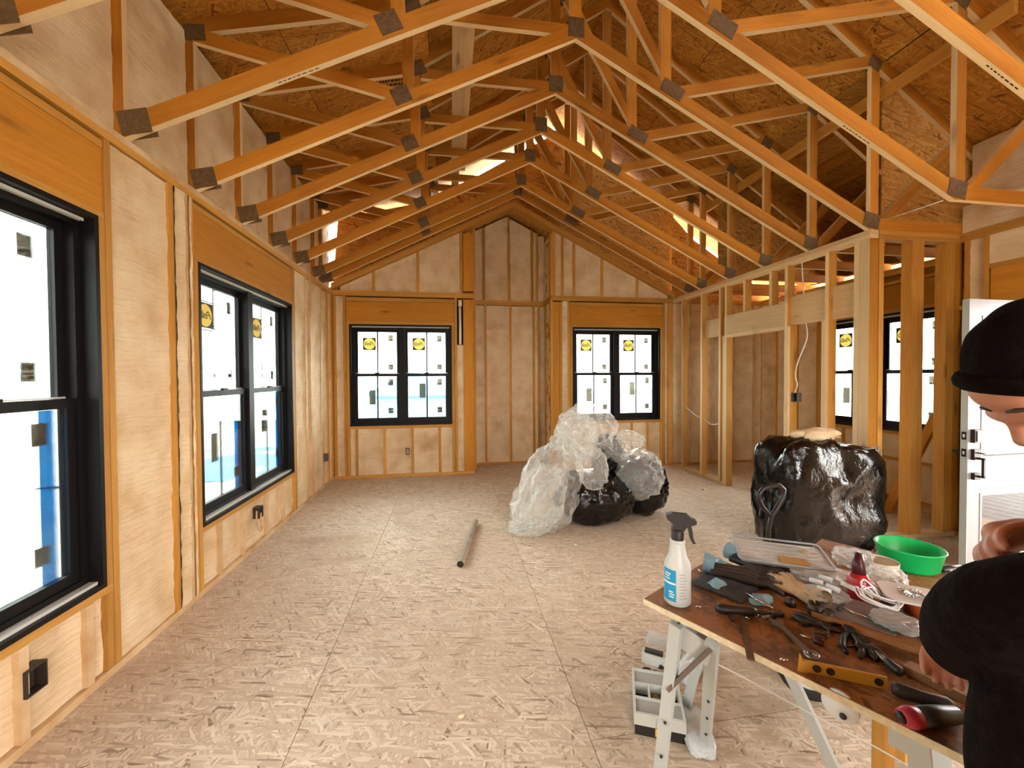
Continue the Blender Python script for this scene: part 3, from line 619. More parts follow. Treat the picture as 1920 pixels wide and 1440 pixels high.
def build_window(name, p, u, n, Wd, H, label, film=False, depth=.14, flush=.004):
    """p = lower corner of the opening on the inner wall face, u = to the right seen from the room, n = into the room"""
    p, u, n = Vector(p), Vector(u), Vector(n); z = Vector((0, 0, 1))
    w = empty(name, p); tag(w, label, 'window', 'black double-hung windows', 'structure')
    B = Matrix((u, n, z)).transposed().to_4x4()
    def bx(nm, a0, a1, d0, d1, z0, z1, m, par=None):
        c = p+u*((a0+a1)/2)+n*((d0+d1)/2)+z*((z0+z1)/2); Mx = B.copy(); Mx.translation = c
        return put(nm, boxmesh(a1-a0, d1-d0, z1-z0, m), par or w, Mx)
    g = -.001; t = .022
    for a0, a1, z0, z1 in ((g, t, g, H-g), (Wd-t, Wd-g, g, H-g), (t, Wd-t, g, t), (t, Wd-t, H-t, H-g)): bx('jamb', a0, a1, -.15, flush, z0, z1, BLACKFRAME)
    f = .05
    for a0, a1, z0, z1 in ((t, t+f*.7, t, H-t), (Wd-t-f*.7, Wd-t, t, H-t), (t, Wd-t, t, t+f*.8), (t, Wd-t, H-t-f*.8, H-t)): bx('frame', a0, a1, -.145, -.06, z0, z1, BLACKFRAME)
    mw = .085; bx('mullion', Wd/2-mw/2, Wd/2+mw/2, -.145, -.045, t, H-t, BLACKFRAME)
    for k in range(2): bx('head_reflection', t+.01, Wd-t-.01, -.058+.016*k, -.050+.016*k, H-t-.018, H-t-.004, REFLVINYL)  # pale strips painted in place of sky reflections under the window head
    bx('sill_lip', t, Wd-t, -.058, -.02, t, t+.014, REFLVINYL if film else BLACKFRAME)
    i0 = t+f*.7
    for k in range(2):
        a0, a1 = ((i0, Wd/2-mw/2), (Wd/2+mw/2, Wd-i0))[k]; zm = H*.5; s = .042
        for j, (z0, z1, d0, d1) in enumerate(((zm-.02, H-t-f*.8, -.135, -.105), (t+f*.8, zm+.025, -.10, -.07))):
            sn = ('upper_sash', 'lower_sash')[j]
            vs, fs, mi = [], [], []
            for b0, b1, c0, c1 in ((a0, a0+s, z0, z1), (a1-s, a1, z0, z1), (a0+s, a1-s, z0, z0+(s*.95 if j == 0 else s*1.2)), (a0+s, a1-s, z1-(s if j == 0 else .045), z1)):
                q = len(vs)
                vs += [p+u*x+n*y+z*zz for zz in (c0, c1) for x, y in ((b0, d0), (b1, d0), (b1, d1), (b0, d1))]
                for ff in BOXF: fs.append(tuple(q+i for i in ff))
            sash = put(sn, mesh(sn, vs, fs, BLACKFRAME), w)
            ORIG[sash.name] = Matrix()
            dm = (d0+d1)/2; pw, ph = a1-a0-2*s, z1-z0-s*2
            gl = bx('pane', a0+s, a1-s, dm-.002, dm+.002, z0+s, z1-s, GLASS)
            bx('muntin', (a0+a1)/2-.011, (a0+a1)/2+.011, dm-.012, dm-.004, z0+s, z1-s, BLACKFRAME, sash)
            if j == 1:
                bx('sash_lock', (a0+a1)/2-.03, (a0+a1)/2+.03, -.075, -.05, zm+.024, zm+.04, BLACKFRAME, sash); bx('meeting_rail_trim', a0+.01, a1-.01, -.105, -.10, zm+.026, zm+.034, SILVER, sash)
            def stk(nm, me, fx, fy):
                c = p+u*(a0+s+pw*fx)+z*(z1-s-ph*fy)+n*(dm-.0045)
                Mx = Matrix((-u, z, -n)).transposed().to_4x4(); Mx.translation = c; return put(nm, me, gl, Mx)
            if j == 0:
                Mx = Matrix((-u, z, -n)).transposed().to_4x4(); c = p+u*(a0+s+pw*.29)+z*(z1-s-ph*.28)
                Mx.translation = c+n*(dm+.004); put('logo_sticker', LOGO, gl, Mx); Mx2 = Mx.copy(); Mx2.translation = c+n*(dm+.006); put('logo_lettering', PTEXT, gl, Mx2)
                stk('spec_sticker', STK[0], .84, .14); stk('spec_sticker', STK[1], .84, .84)
            else:
                stk('spec_sticker', STK[0], .84, .14); stk('spec_sticker', STK[2], .36+.02*k, .50-.15*k); stk('spec_sticker', STK[1], .84, .82)
            if film and j == 1: bx('protective_film', a1-s-.085, a1-s-.012, -.112, -.109, z0+s, z1-.05, FILM)
    return w
build_window('window_1', (XL, L1[0], L1[2]), Y, X, L1[1]-L1[0], L1[3]-L1[2], 'black double-hung window nearest on the left, cut by the frame edge', True)
build_window('window_2', (XL, L2[0], L2[2]), Y, X, L2[1]-L2[0], L2[3]-L2[2], 'tall black double window farther along the left wall', True)
build_window('window_3', (B1[0], YB, B1[2]), X, -Y, B1[1]-B1[0], B1[3]-B1[2], 'black double window left of the alcove in the back wall')
build_window('window_4', (B2[0], YB, B2[2]), X, -Y, B2[1]-B2[0], B2[3]-B2[2], 'black double window right of the alcove above the bags')
build_window('window_5', (XN, NW[1], NW[2]), -Y, -X, NW[1]-NW[0], NW[3]-NW[2], 'black double window behind the open foyer studs')
# ================================================================== entry door, swung inward
DOORW = plain('white_door_paint', (.27, .26, .275), .5); DOORE = plain('door_edge_paint', (.40, .43, .40), .5); BRONZE = plain('dark_bronze', (.03, .02, .017), .4, .6)
F, Hh = Vector((3.86, 2.49, 0)), Vector((4.70, 2.515, 0)); e_ = (Hh-F).normalized(); m_ = Vector((e_.y, -e_.x, 0)); DL = (Hh-F).length
dr = empty('door_1', Hh); tag(dr, 'white half-glass entry door standing open at the right edge', 'door', kind='structure')
DB = Matrix((e_, m_, Vector((0, 0, 1)))).transposed().to_4x4()
def dx(nm, a0, a1, d0, d1, z0, z1, m, par=None):
    Mx = DB.copy(); Mx.translation = F+e_*((a0+a1)/2)+m_*((d0+d1)/2)+Vector((0, 0, (z0+z1)/2)); return put(nm, boxmesh(a1-a0, d1-d0, z1-z0, m), par or dr, Mx)
dx('door_edge', 0, .006, -.022, .022, .03, 2.075, DOORE)
dx('stile', .006, .125, -.022, .022, .03, 2.075, DOORW); dx('stile', DL-.125, DL, -.022, .022, .03, 2.075, DOORW)
for z0, z1 in ((.03, .20), (.60, .86), (1.95, 2.075)): dx('rail', .125, DL-.125, -.022, .022, z0, z1, DOORW)
for z0, z1 in ((.20, .60), (.86, 1.95)):
    dx('glass_pane', .125, DL-.125, -.003, .003, z0, z1, DOORGLASS)
    for a0, a1, b0, b1 in ((.125, .143, z0, z1), (DL-.143, DL-.125, z0, z1), (.143, DL-.143, z0, z0+.02), (.143, DL-.143, z1-.02, z1)): dx('glazing_bead', a0, a1, -.026, .026, b0, b1, DOORW)
for z in (.91, 1.04): dx('latch_plate', -.002, .001, -.014, .014, z-.03, z+.03, BRONZE); dx('latch_bolt', -.004, 0, -.006, .006, z-.012, z+.012, SILVER)
dx('thumb_turn', .035, .085, -.05, -.022, 1.0, 1.08, BRONZE); dx('lever', .03, .07, -.09, -.022, .90, .92, BRONZE)
kp = dx('keypad_deadbolt', .025, .098, .022, .05, .99, 1.09, BRONZE); dx('keypad_face', .04, .085, .05, .056, 1.0, 1.08, plain('keypad_grey', (.16, .13, .12), .3), kp)
hs_ = dx('handle_rose', .03, .09, .022, .045, .86, .94, BRONZE); dx('thumb_latch', .05, .07, .045, .09, .91, .918, BRONZE, hs_); dx('grip_arm', .055, .07, .045, .085, .865, .88, BRONZE, hs_); dx('grip', .055, .07, .07, .085, .73, .88, BRONZE, hs_); dx('grip_arm', .055, .07, .045, .085, .73, .745, BRONZE, hs_); dx('grip_foot', .035, .09, .022, .045, .71, .76, BRONZE, hs_)
# ================================================================== outdoors, seen bleached through the glass
SIDING = plain('pale_siding', (.42, .43, .42), .7); ROOFG = plain('pale_blue_roofing', (.12, .30, .42), .7); BLUET = plain('blue_tarp', (.02, .22, .40), .5); FENCE = plain('pale_fence', (.40, .41, .38), .8)
def house(loc, sx_, sy_, h, label, wm, rm, rz=0):
    o = empty('neighbour_house', loc, label, 'house', 'buildings outside'); c = Vector(loc)
    bd = board('siding_wall', c.x-sx_/2, c.x+sx_/2, c.y-sy_/2, c.y+sy_/2, c.z, c.z+h, wm, o)
    rf = prism_y('roof', [(c.x-sx_/2-.3, c.z+h), (c.x+sx_/2+.3, c.z+h), (c.x, c.z+h+sx_*.32)], c.y-sy_/2-.2, c.y+sy_/2+.2, rm, o, (1, 0))
    for k in range(int(h/.35)): board('siding_course', c.x-sx_/2-.03, c.x+sx_/2+.03, c.y-sy_/2-.03, c.y+sy_/2+.03, c.z+.3+k*.35, c.z+.32+k*.35, SILVER, o)
house((-1.35, 15.5, -.62), 2.6, 3.0, 1.5, 'small pale blue gabled shed outside the back-left window', ROOFG, ROOFG)
house((-11.5, 2.5, -.62), 5, 9, 4.6, 'pale sided neighbour house outside the left windows', SIDING, ROOFG)
o = put('tarp', mesh('tarp', [(x, y, -.60+.12*nz(x, y)+ .15*max(0, nz(x*2, y*2, 4))) for y in [9+.5*j for j in range(9)] for x in [-8+.5*i for i in range(11)]], [(j*11+i, j*11+i+1, j*11+i+12, j*11+i+11) for j in range(8) for i in range(10)], BLUET, True)); tag(o, 'blue tarp lying on the ground outside the left window', 'tarp')
# ================================================================== bags, scrap and gear on the floor
def ridge(x, y, z, f, oct=3):
    s = 0; a = 1; n = 0
    for k in range(oct): s += a*(1-abs(2*nz(x*f, y*f, z*f))); n += a; a *= .5; f *= 2.1
    return s/n-.5
def blobmesh(rad, m, sub=5, amp=.08, f=3.0, seed=0., p=2.0, flat=False, zmin=None, shape=None, fine=.0):
    bm = bmesh.new(); bmesh.ops.create_icosphere(bm, subdivisions=sub, radius=1)
    for v in bm.verts:
        d = v.co.normalized()
        k = (abs(d.x)**p+abs(d.y)**p+abs(d.z)**p)**(-1/p)
        q = d*k*(1+amp*ridge(d.x+seed, d.y, d.z, f)*2+fine*nz(d.x*22+seed, d.y*22, d.z*22))
        q = Vector((q.x*rad[0], q.y*rad[1], q.z*rad[2]))
        if shape: q = shape(q)
        if zmin is not None and q.z < zmin: q.z = zmin+.004*nz(q.x*20, q.y*20)
        v.co = q
    me = bpy.data.meshes.new('blob'); bm.to_mesh(me); bm.free(); me.materials.append(m)
    me.polygons.foreach_set('use_smooth', [not flat]*len(me.polygons)); return me
def bagmat(name, c, r0, r1):
    m, nt, b = newmat(name); b.inputs['Base Color'].default_value = rgb(*c); v = coords(nt)
    n = N(nt, 'TexNoise', Scale=7.0, Detail=5.0, Roughness=.55, Distortion=1.5); L(nt, v, n.inputs['Vector']); w = N(nt, 'TexNoise', Scale=40.0, Detail=3.0); L(nt, v, w.inputs['Vector'])
    ad = N(nt, 'Math', operation='MULTIPLY_ADD'); ad.inputs[1].default_value = .25; L(nt, w.outputs[0], ad.inputs[0]); L(nt, n.outputs[0], ad.inputs[2])
    mr = N(nt, 'MapRange'); mr.inputs['To Min'].default_value = r0; mr.inputs['To Max'].default_value = r1; L(nt, n.outputs[0], mr.inputs['Value']); L(nt, mr.outputs[0], b.inputs['Roughness'])
    bump(nt, b, ad.outputs[0], .28, .03); return m
BLACKBAG = bagmat('black_bin_bag', (.003, .002, .002), .04, .22)
def clearmat(name, c, alpha, rough=.12):
    m, nt, b = newmat(name); b.inputs['Base Color'].default_value = rgb(*c); b.inputs['Roughness'].default_value = rough; v = coords(nt)
    n = N(nt, 'TexNoise', Scale=14.0, Detail=4.0, Distortion=1.0); L(nt, v, n.inputs['Vector']); bump(nt, b, n.outputs[0], .5, .02)
    t = N(nt, 'BsdfTransparent'); t.inputs[0].default_value = (.97, .97, .96, 1); mx = N(nt, 'MixShader')
    lw = N(nt, 'LayerWeight'); lw.inputs[0].default_value = .35; ma = N(nt, 'MapRange'); ma.inputs['To Min'].default_value = alpha; ma.inputs['To Max'].default_value = min(1, alpha+.55); L(nt, lw.outputs['Facing'], ma.inputs['Value'])
    L(nt, ma.outputs[0], mx.inputs[0]); L(nt, t.outputs[0], mx.inputs[1]); L(nt, b.outputs[0], mx.inputs[2]); L(nt, mx.outputs[0], nt.nodes['Material Output'].inputs[0]); return m
CLEARBAG = clearmat('clear_poly_sheet', (.92, .91, .87), .15); CLEAR2 = clearmat('clear_plastic', (.72, .72, .70), .25, .2)
def blob(name, loc, rad, m, label, cat, group=None, rz=0, rot=None, parent=None, **k):
    Mx = Matrix.Translation(Vector(loc)) @ (rot if rot is not None else Matrix.Rotation(rz, 4, 'Z'))
    o = put(name, blobmesh(rad, m, **k), parent, Mx); return tag(o, label, cat, group) if label else o
G = 'bags of rubbish on the floor'
c = at(1135, 960, y=4.05)
blob('bin_bag', (c.x-.13, 4.06, .245), (.40, .36, .27), BLACKBAG, 'wide black bin bag slumped on the floor under the clear sheeting', 'bin bag', G, amp=.10, f=1.7, seed=2.2, zmin=-.243, p=2.3)
c = at(1200, 940, y=4.10)
blob('bin_bag', (c.x+.05, 4.18, .30), (.26, .28, .32), BLACKBAG, 'black bin bag bulging at the right of the rubbish pile', 'bin bag', G, amp=.12, f=1.9, seed=5.1, zmin=-.298, p=2.2)
c = at(1137, 862, y=4.1)
blob('bin_bag', (c.x, 4.10, .66), (.17, .16, .22), BLACKBAG, 'small black bin bag standing upright inside the clear sheeting', 'bin bag', G, amp=.14, f=2.3, seed=9.4)
def drape(name, path_fn, nu, nv, m, label, seed=0, th=None, amp=.02):
    vs = []
    for j in range(nv+1):
        for i in range(nu+1): vs.append(path_fn(i/nu, j/nv))
    fs = [(j*(nu+1)+i, j*(nu+1)+i+1, (j+1)*(nu+1)+i+1, (j+1)*(nu+1)+i) for j in range(nv) for i in range(nu)]
    o = put(name, mesh(name, vs, fs, m, False)); return tag(o, label, 'plastic sheet', 'clear plastic sheeting') if label else o
def bagshell(cx, cy, rx, ry, h, seed, amp=.16, f=2.2, sub=5, ztop=0, zmin=.012, lean=(0, 0)):
    def sh(q):
        return Vector((q.x+lean[0]*(q.z/h), q.y+lean[1]*(q.z/h), q.z))
    return blobmesh((rx, ry, h), CLEARBAG, sub, amp, f, seed, 2.2, True, None if zmin is None else zmin-(ztop), sh, .035)
ps = empty('plastic_sheet', (1.2, 4.0, 0), 'crumpled clear plastic sheeting heaped over the black bin bags', 'plastic sheet')
def fold(px, py, yy, dx_, dz, rad, seed, amp, f, sub=5, zc=None, rot=None, zmin=None, lean=(0, 0)):
    c = at(px, py, y=yy); z = c.z if zc is None else zc
    me = bagshell(0, 0, rad[0], rad[1], rad[2], seed, amp, f, sub, z, zmin, lean)
    put('fold', me, ps, Matrix.Translation((c.x+dx_, yy, z)) @ (rot if rot is not None else Matrix()))
fold(1030, 950, 3.98, .0, 0, (.31, .33, .42), 3.3, .16, 1.8, 4, .36, None, .012, (.12, .05))
fold(1012, 950, 3.93, .0, 0, (.25, .26, .30), 13.3, .22, 2.0, 4, .28, None, .012, (.10, .05))
fold(1105, 830, 4.05, -.03, 0, (.28, .25, .25), 7.7, .24, 2.0, 4, .93)
fold(1080, 825, 4.02, .0, 0, (.20, .2, .24), 17.7, .26, 2.2, 4, .88)
fold(1150, 842, 4.02, .0, 0, (.16, .16, .12), 19.7, .22, 2.2, 4)
fold(1052, 828, 4.05, -.03, 0, (.08, .08, .08), 11.7, .3, 2.0, 4)
fold(1182, 822, 4.05, .01, 0, (.14, .07, .075), 1.3, .3, 2.0, 4, None, Matrix.Rotation(.35, 4, 'Y'))
fold(1190, 905, 4.04, .0, 0, (.27, .31, .25), 4.9, .15, 2.0, 4, .46)
fold(1112, 900, 3.80, .0, 0, (.15, .05, .19), 8.2, .24, 1.8, 4, .60, Matrix.Rotation(-.35, 4, 'X'))
fold(1000, 985, 3.80, .0, 0, (.22, .16, .08), 21.2, .3, 2.2, 4, .06, None, .012)
# tall contractor bag beside the partition end, foam offcuts on top
def box_shape(q):
    t = (q.z+.46)/.92
    return Vector((q.x*(1-.04*t)+.03*t, q.y*(.9+.1*(1-t)), q.z+(.05*(q.x < 0)*t-.10*max(0, q.x)*t)+(.02*nz(q.x*14, q.y*14, 3) if t > .8 else 0)))
o = blob('contractor_bag', (3.12, 3.03, .452), (.47, .26, .46), BLACKBAG, 'tall boxy black contractor bag stuffed full in front of the partition', 'contractor bag', G, amp=.075, f=1.5, seed=4.4, p=7.0, zmin=-.45, shape=box_shape, fine=.006)
for k, (dx_, dy_, sc) in enumerate(((-.02, 0, 1.), (.13, .05, .8), (-.12, .06, .6))):
    blob('foam_scrap', (3.10+dx_, 2.98+dy_, .995), (.13*sc, .10*sc, .06*sc), FOAM, ('largest yellowish foam offcut on the black contractor bag', 'foam offcut right of the largest one on the contractor bag', 'smallest foam offcut at the left on the contractor bag')[k], 'foam offcut', 'foam offcuts', sub=3, amp=.3, f=2.5, seed=k*3.1)
SHRED = bagmat('silvery_shredded_edge', (.35, .34, .32), .15, .4)
o = blob('film_shred', (3.63, 2.93, .55), (.035, .05, .28), SHRED, 'torn shiny film edge along the right side of the contractor bag', 'film scrap', sub=4, amp=.4, f=3.5, seed=6, flat=True)
o = blob('film_shred', (3.50, 2.70, .06), (.14, .08, .055), SHRED, 'crumpled shiny film by the foot of the contractor bag', 'film scrap', sub=4, amp=.4, f=3.0, seed=8, flat=True)
# cardboard tube
CARD = worn('grey_cardboard', (.25, .19, .14), (.40, .32, .24), 9, .8); DARKHOLE = plain('dark_hollow', (.03, .02, .015), .9)
pA, pB = at(892, 978, z=.03), at(863, 1058, z=.03); ptu = empty('cardboard_tube', ((pA+pB)/2).xy.to_3d(), 'long thin grey tube lying alone on the floor', 'tube')
tube('tube_wall', [pA, pB], .027, CARD, ptu, 14, cap=False); tube('end_plug', [pB+(pA-pB).normalized()*.004, pB+(pA-pB).normalized()*.02], .0268, DARKHOLE, ptu, 14); tube('end_plug', [pA-(pA-pB).normalized()*.02, pA-(pA-pB).normalized()*.004], .0268, DARKHOLE, ptu, 14)
# hand truck leaning behind the table
DKSTEEL = plain('dark_painted_steel', (.03, .022, .02), .35, .5); RUBBER = plain('black_rubber', (.02, .016, .014), .6); HUB = plain('white_plastic_hub', (.72, .74, .74), .4)
ht = empty('hand_truck', (1.62, 1.72, 0), 'black hand truck with looped handle leaning behind the tool table', 'hand truck')
hp = [at(x, y, y=2.1) for x, y in ((1439, 1046), (1441, 990), (1446, 968), (1458, 950), (1468, 933), (1470, 918), (1461, 909), (1446, 911), (1430, 917), (1423, 926), (1423, 937), (1431, 952), (1446, 968))]
base = Vector((1.70, 1.86, .12))
tube('handle', hp, .0125, DKSTEEL, ht, 10); tube('frame_rail', [hp[0], base], .0125, DKSTEEL, ht, 10)
ax = Vector((-.62, -.78, 0)).normalized(); wc = at(1516, 1256, z=.135); sd = Vector((-ax.y, ax.x, 0))
for k in (0, 1):
    c0 = wc-ax*(.34*k); R = Matrix((sd, Vector((0, 0, 1)), ax)).transposed().to_4x4()
    w_ = lathe('wheel', [(.075, -.03), (.10, -.035), (.125, -.025), (.132, 0), (.125, .025), (.10, .035), (.075, .03)], RUBBER, c0, ht, 28, R)
    lathe('hub', [(0, .022), (.03, .026), (.07, .016), (.078, .024), (.078, -.024), (0, -.02)], HUB, c0, w_, 24, R)
tube('axle', [wc, wc-ax*.34], .01, DKSTEEL, ht); tube('cross_bar', [base, wc-ax*.17], .0125, DKSTEEL, ht); stick('toe_plate', wc-ax*.17+Vector((.0, .0, -.10)), wc-ax*.17+Vector((.16, .2, -.125)), .30, .008, DKSTEEL, ht)
# small parts on the floor under the table
BINP = plain('pale_translucent_bin', (.60, .62, .57), .35); BLACKP = plain('black_plastic', (.02, .016, .015), .45); YEL = plain('yellow_label', (.85, .55, .08), .5)
e1 = Vector((.917, -.40, 0)); e2 = Vector((.40, .917, 0)); b0 = Vector((.752, 1.568, 0)); BB = Matrix((e1, e2, Vector((0, 0, 1)))).transposed().to_4x4()
og = empty('parts_organizer', b0, 'open pale parts organizer with black base and yellow tag under the table', 'organizer')
def bb(nm, x0, x1, y0, y1, z0, z1, m, par=og):
    Mx = BB.copy(); Mx.translation = b0+e1*((x0+x1)/2)+e2*((y0+y1)/2)+Vector((0, 0, (z0+z1)/2)); return put(nm, boxmesh(x1-x0, y1-y0, z1-z0, m), par, Mx)
bb('base', .004, .20, 0, .26, 0, .045, BLACKP); bb('label', .085, .135, -.002, 0, .008, .04, YEL)
for x0, x1, y0, y1 in ((0, .204, -.004, .006), (0, .204, .256, .266), (0, .01, .006, .256), (.194, .204, .006, .256), (.01, .194, .085, .093), (.01, .194, .17, .178), (.066, .073, .093, .17), (.125, .132, .093, .17)): bb('bin_rim', x0, x1, y0, y1, .045, .095, BINP)
bb('bin_lid', .012, .192, .008, .083, .082, .088, CLEAR2); bb('bin_lid', .012, .192, .18, .254, .082, .088, CLEAR2); bb('latch', .09, .115, -.012, -.004, .05, .09, BINP); bb('latch', .09, .115, .266, .274, .05, .09, BINP)
blob('parts_heap', b0+e1*.10+e2*.13+Vector((0, 0, .055)), (.024, .032, .012), worn('mixed_hardware', (.20, .12, .05), (.55, .40, .2), 60), None, None, sub=3, amp=.4, f=3, parent=og)
WHITEBOX = plain('white_carton', (.72, .74, .72), .6)
p = at(1226, 1232, z=.03); R = Matrix.Rotation(-.62, 4, 'Z')
wb = put('small_carton', boxmesh(.115, .055, .05, WHITEBOX), None, Matrix.Translation((p.x, p.y, .026)) @ R); tag(wb, 'small open white carton on the floor beside the table leg', 'carton')
ORIG[wb.name] = Matrix.Translation((p.x, p.y, .026)) @ R
put('carton_insert', boxmesh(.09, .03, .012, BLACKP), wb, Matrix.Translation((p.x, p.y, .057)) @ R)
p = at(1243, 1200, z=.02); o = slab('clear_clamshell', rrect(.17, .10, .02), .025, CLEAR2, (p.x, p.y, .002), -.7); tag(o, 'empty clear plastic clamshell on the floor behind the table leg', 'packaging')
for k, (px, py, sx_, lb) in enumerate(((1212, 1255, .02, 'leftmost small black scrap below the white carton'), (1228, 1262, .022, 'black scrap in the middle of the litter below the carton'), (1240, 1250, .016, 'small black scrap nearest the white carton'), (1219, 1277, .024, 'lowest black scrap above the organizer'), (1250, 1268, .018, 'small black scrap against the table leg'))):
    p = at(px, py, z=.01); blob('plastic_scrap', (p.x, p.y, .009), (sx_, sx_*.7, .009), BLACKP, lb, 'scrap', 'black scraps on the floor', sub=2, amp=.5, f=2, seed=k*2.)
for k, (px, py, lb) in enumerate(((1232, 1268, 'white curl of plastic among the black scraps'), (1222, 1263, 'thin white sliver beside the black scraps'))):
    p = at(px, py, z=.01); blob('plastic_scrap', (p.x, p.y, .01), (.010, .035, .009), HUB, lb, 'scrap', 'white scraps on the floor', sub=2, amp=.3, f=2, seed=k*5., rz=.5)
FOIL = bagmat('silver_foil', (.62, .64, .64), .1, .3)
p = at(1306, 1372, z=.02); o = blob('foil_pouch', (p.x, p.y, .027), (.055, .115, .024), FOIL, 'crinkled silver foil pouch lying beside the parts organizer', 'pouch', rz=-.35, sub=4, amp=.12, f=3, p=4, seed=3)
p = at(1296, 1248, z=.03); o = blob('foil_tray', (p.x, p.y, .027), (.05, .13, .022), FOIL, 'bent shiny metal tray on the floor between the table legs', 'tray', rz=-.9, sub=4, amp=.1, f=2, p=4, seed=5)
p = at(1285, 1205, z=.03); blob('hardware_bag', (p.x, p.y, .027), (.05, .06, .025), CLEAR2, 'clear bag of bolts on the floor under the table corner', 'bag', sub=3, amp=.2, f=2.5, seed=2)
CHIP = plain('pale_chip', (.75, .60, .42), .8)
for k, (px, py, s, lb) in enumerate(((865, 1343, .012, 'pale foam crumb alone on the near floor'), (1079, 1022, .014, 'pale foam crumb on the floor left of the clear sheeting'), (1124, 1004, .008, 'tiny crumb in front of the black bags'), (598, 905, .02, 'foam crumb in the far left corner of the floor'), (350, 1120, .03, 'foam lump at the foot of the left wall'), (1318, 918, .01, 'dark speck of debris before the partition'))):
    p = at(px, py, z=.005); blob('foam_crumb', (p.x, p.y, s*.6), (s, s*.8, s*.6), CHIP if k < 5 else BLACKP, lb, 'crumb', 'crumbs on the floor', sub=2, amp=.4, f=2, seed=k*1.7)
# electrical boxes and cables on the walls
ELBOX = plain('black_outlet_box', (.03, .02, .016), .5); BLUEBOX = plain('grey_outlet_box', (.10, .09, .085), .5)
def outlet(loc, u, n, w, h, label, m=ELBOX, open_=True):
    loc, u, n = Vector(loc), Vector(u), Vector(n); o = empty('outlet_box', loc, label, 'outlet box', 'electrical boxes'); B = Matrix((u, n, Vector((0, 0, 1)))).transposed().to_4x4()
    def pc(nm, a0, a1, d0, d1, z0, z1, mm): Mx = B.copy(); Mx.translation = loc+u*((a0+a1)/2)+n*((d0+d1)/2)+Vector((0, 0, (z0+z1)/2)); return put(nm, boxmesh(a1-a0, d1-d0, z1-z0, mm), o, Mx)
    for a0, a1, z0, z1 in ((-w/2, -w/2+.006, -h/2, h/2), (w/2-.006, w/2, -h/2, h/2), (-w/2+.006, w/2-.006, -h/2, -h/2+.006), (-w/2+.006, w/2-.006, h/2-.006, h/2)): pc('box_side', a0, a1, -.04, .014, z0, z1, m)
    pc('box_back', -w/2+.006, w/2-.006, -.04, -.03, -h/2+.006, h/2-.006, DARKHOLE); return o
outlet((XL, 1.915, .27), Y, X, .085, .11, 'black outlet box under the nearest left window'); outlet((XL, 3.90, .30), Y, X, .075, .10, 'black outlet box with a wire loop under the second left window'); outlet((XL, 5.88, .40), Y, X, .08, .10, 'pale-rimmed outlet box near the far left corner', BLUEBOX)
outlet((-.655, YB, .38), X, -Y, .055, .10, 'small dark outlet box below the back left window'); outlet((XP+.03, 3.86, 1.265), Y, -X, .08, .10, 'dark switch box fixed to a partition stud', BLUEBOX)
pts = [(XP+.06, 3.82, 2.72), (XP+.05, 3.79, 2.45), (XP+.06, 3.77, 2.1), (XP+.05, 3.74, 1.9), (XP+.03, 3.83, 1.65), (XP+.03, 3.86, 1.5), (XP+.03, 3.835, 1.40), (XP+.035, 3.88, 1.31)]
def smooth_pts(P_, n=6):
    P_ = [Vector(q) for q in P_]; out = []
    for i in range(len(P_)-1):
        p0, p1, p2, p3 = P_[max(i-1, 0)], P_[i], P_[i+1], P_[min(i+2, len(P_)-1)]
        for k in range(n):
            t = k/n; out.append(.5*((2*p1)+(p2-p0)*t+(2*p0-5*p1+4*p2-p3)*t*t+(3*p1-p0-3*p2+p3)*t**3))
    return out+[P_[-1]]
o = tube('cable', smooth_pts(pts), .006, WIRE, None, 6); tag(o, 'white cable dropping down the partition into the switch box', 'cable')
o = tube('cable', smooth_pts([(XP+.04, 5.98, 1.02), (XP+.05, 5.7, .90), (XP+.04, 5.5, .86), (XP+.05, 5.3, .80), (XP+.04, 5.09, .84)]), .005, WIRE, None, 6); tag(o, 'pale cable sagging between the far partition studs', 'cable')
o = tube('cable', smooth_pts([(XL+.005, 3.83, .33), (XL+.02, 3.80, .24), (XL+.02, 3.86, .14), (XL+.015, 3.91, .16), (XL+.02, 3.87, .25), (XL+.01, 3.90, .29)]), .007, LUMFOAM, None, 6); tag(o, 'foam-coated wire loop hanging under the second left window', 'cable')
o = tube('cable', smooth_pts([(3.52, 6.20, .12), (3.50, 6.12, .05), (3.40, 6.08, .012), (3.55, 6.05, .01), (3.58, 6.15, .02)]), .008, LUMFOAM, None, 6); tag(o, 'curled wire end lying in the far right corner', 'cable')
o = stick('scrap_board', (4.72, 3.70, .0), (5.30, 3.66, 1.05), .04, .09, LVL, None, (0, 1, 0)); tag(o, 'brown board leaning in the nook below the window', 'board')
o = blob('rolled_wrap', (4.62, 3.9, .10), (.30, .12, .098), worn('brown_paper_roll', (.22, .10, .03), (.4, .2, .08), 8), 'brown roll of wrap on the floor behind the foyer studs', 'roll', sub=4, amp=.06, p=3, seed=2)
# ================================================================== tool table: OSB board on two metal sawhorses
ZT = .77
TB = osb('stained_table_osb', [(.12, .04, .014), (.27, .105, .036), (.34, .14, .05), (.42, .19, .075)], 1.2, ((.035, .014, .007), 4.5, .50), .55, .3)
EDGE = worn('pale_board_edge', (.62, .50, .30), (.80, .70, .48), 60, .8)
ALU = plain('grey_painted_steel', (.52, .55, .53), .4, .15); ALUD = plain('dark_grey_steel', (.16, .12, .105), .5, .2)
C0 = Vector((.627, 1.236, 0)); tv = Vector((.495, -.869, 0)).normalized(); uv = Vector((.869, .495, 0)).normalized()
def T(s, w, z=ZT): p = C0+tv*s+uv*w; p.z = z; return p
ANG = math.atan2(tv.y, tv.x)
tab = empty('work_table', T(.36, .24, 0), 'stained OSB work table covered with tools', 'table')
TL, TW = .76, .48
Mt = Matrix((tv, uv, Vector((0, 0, 1)))).transposed().to_4x4()
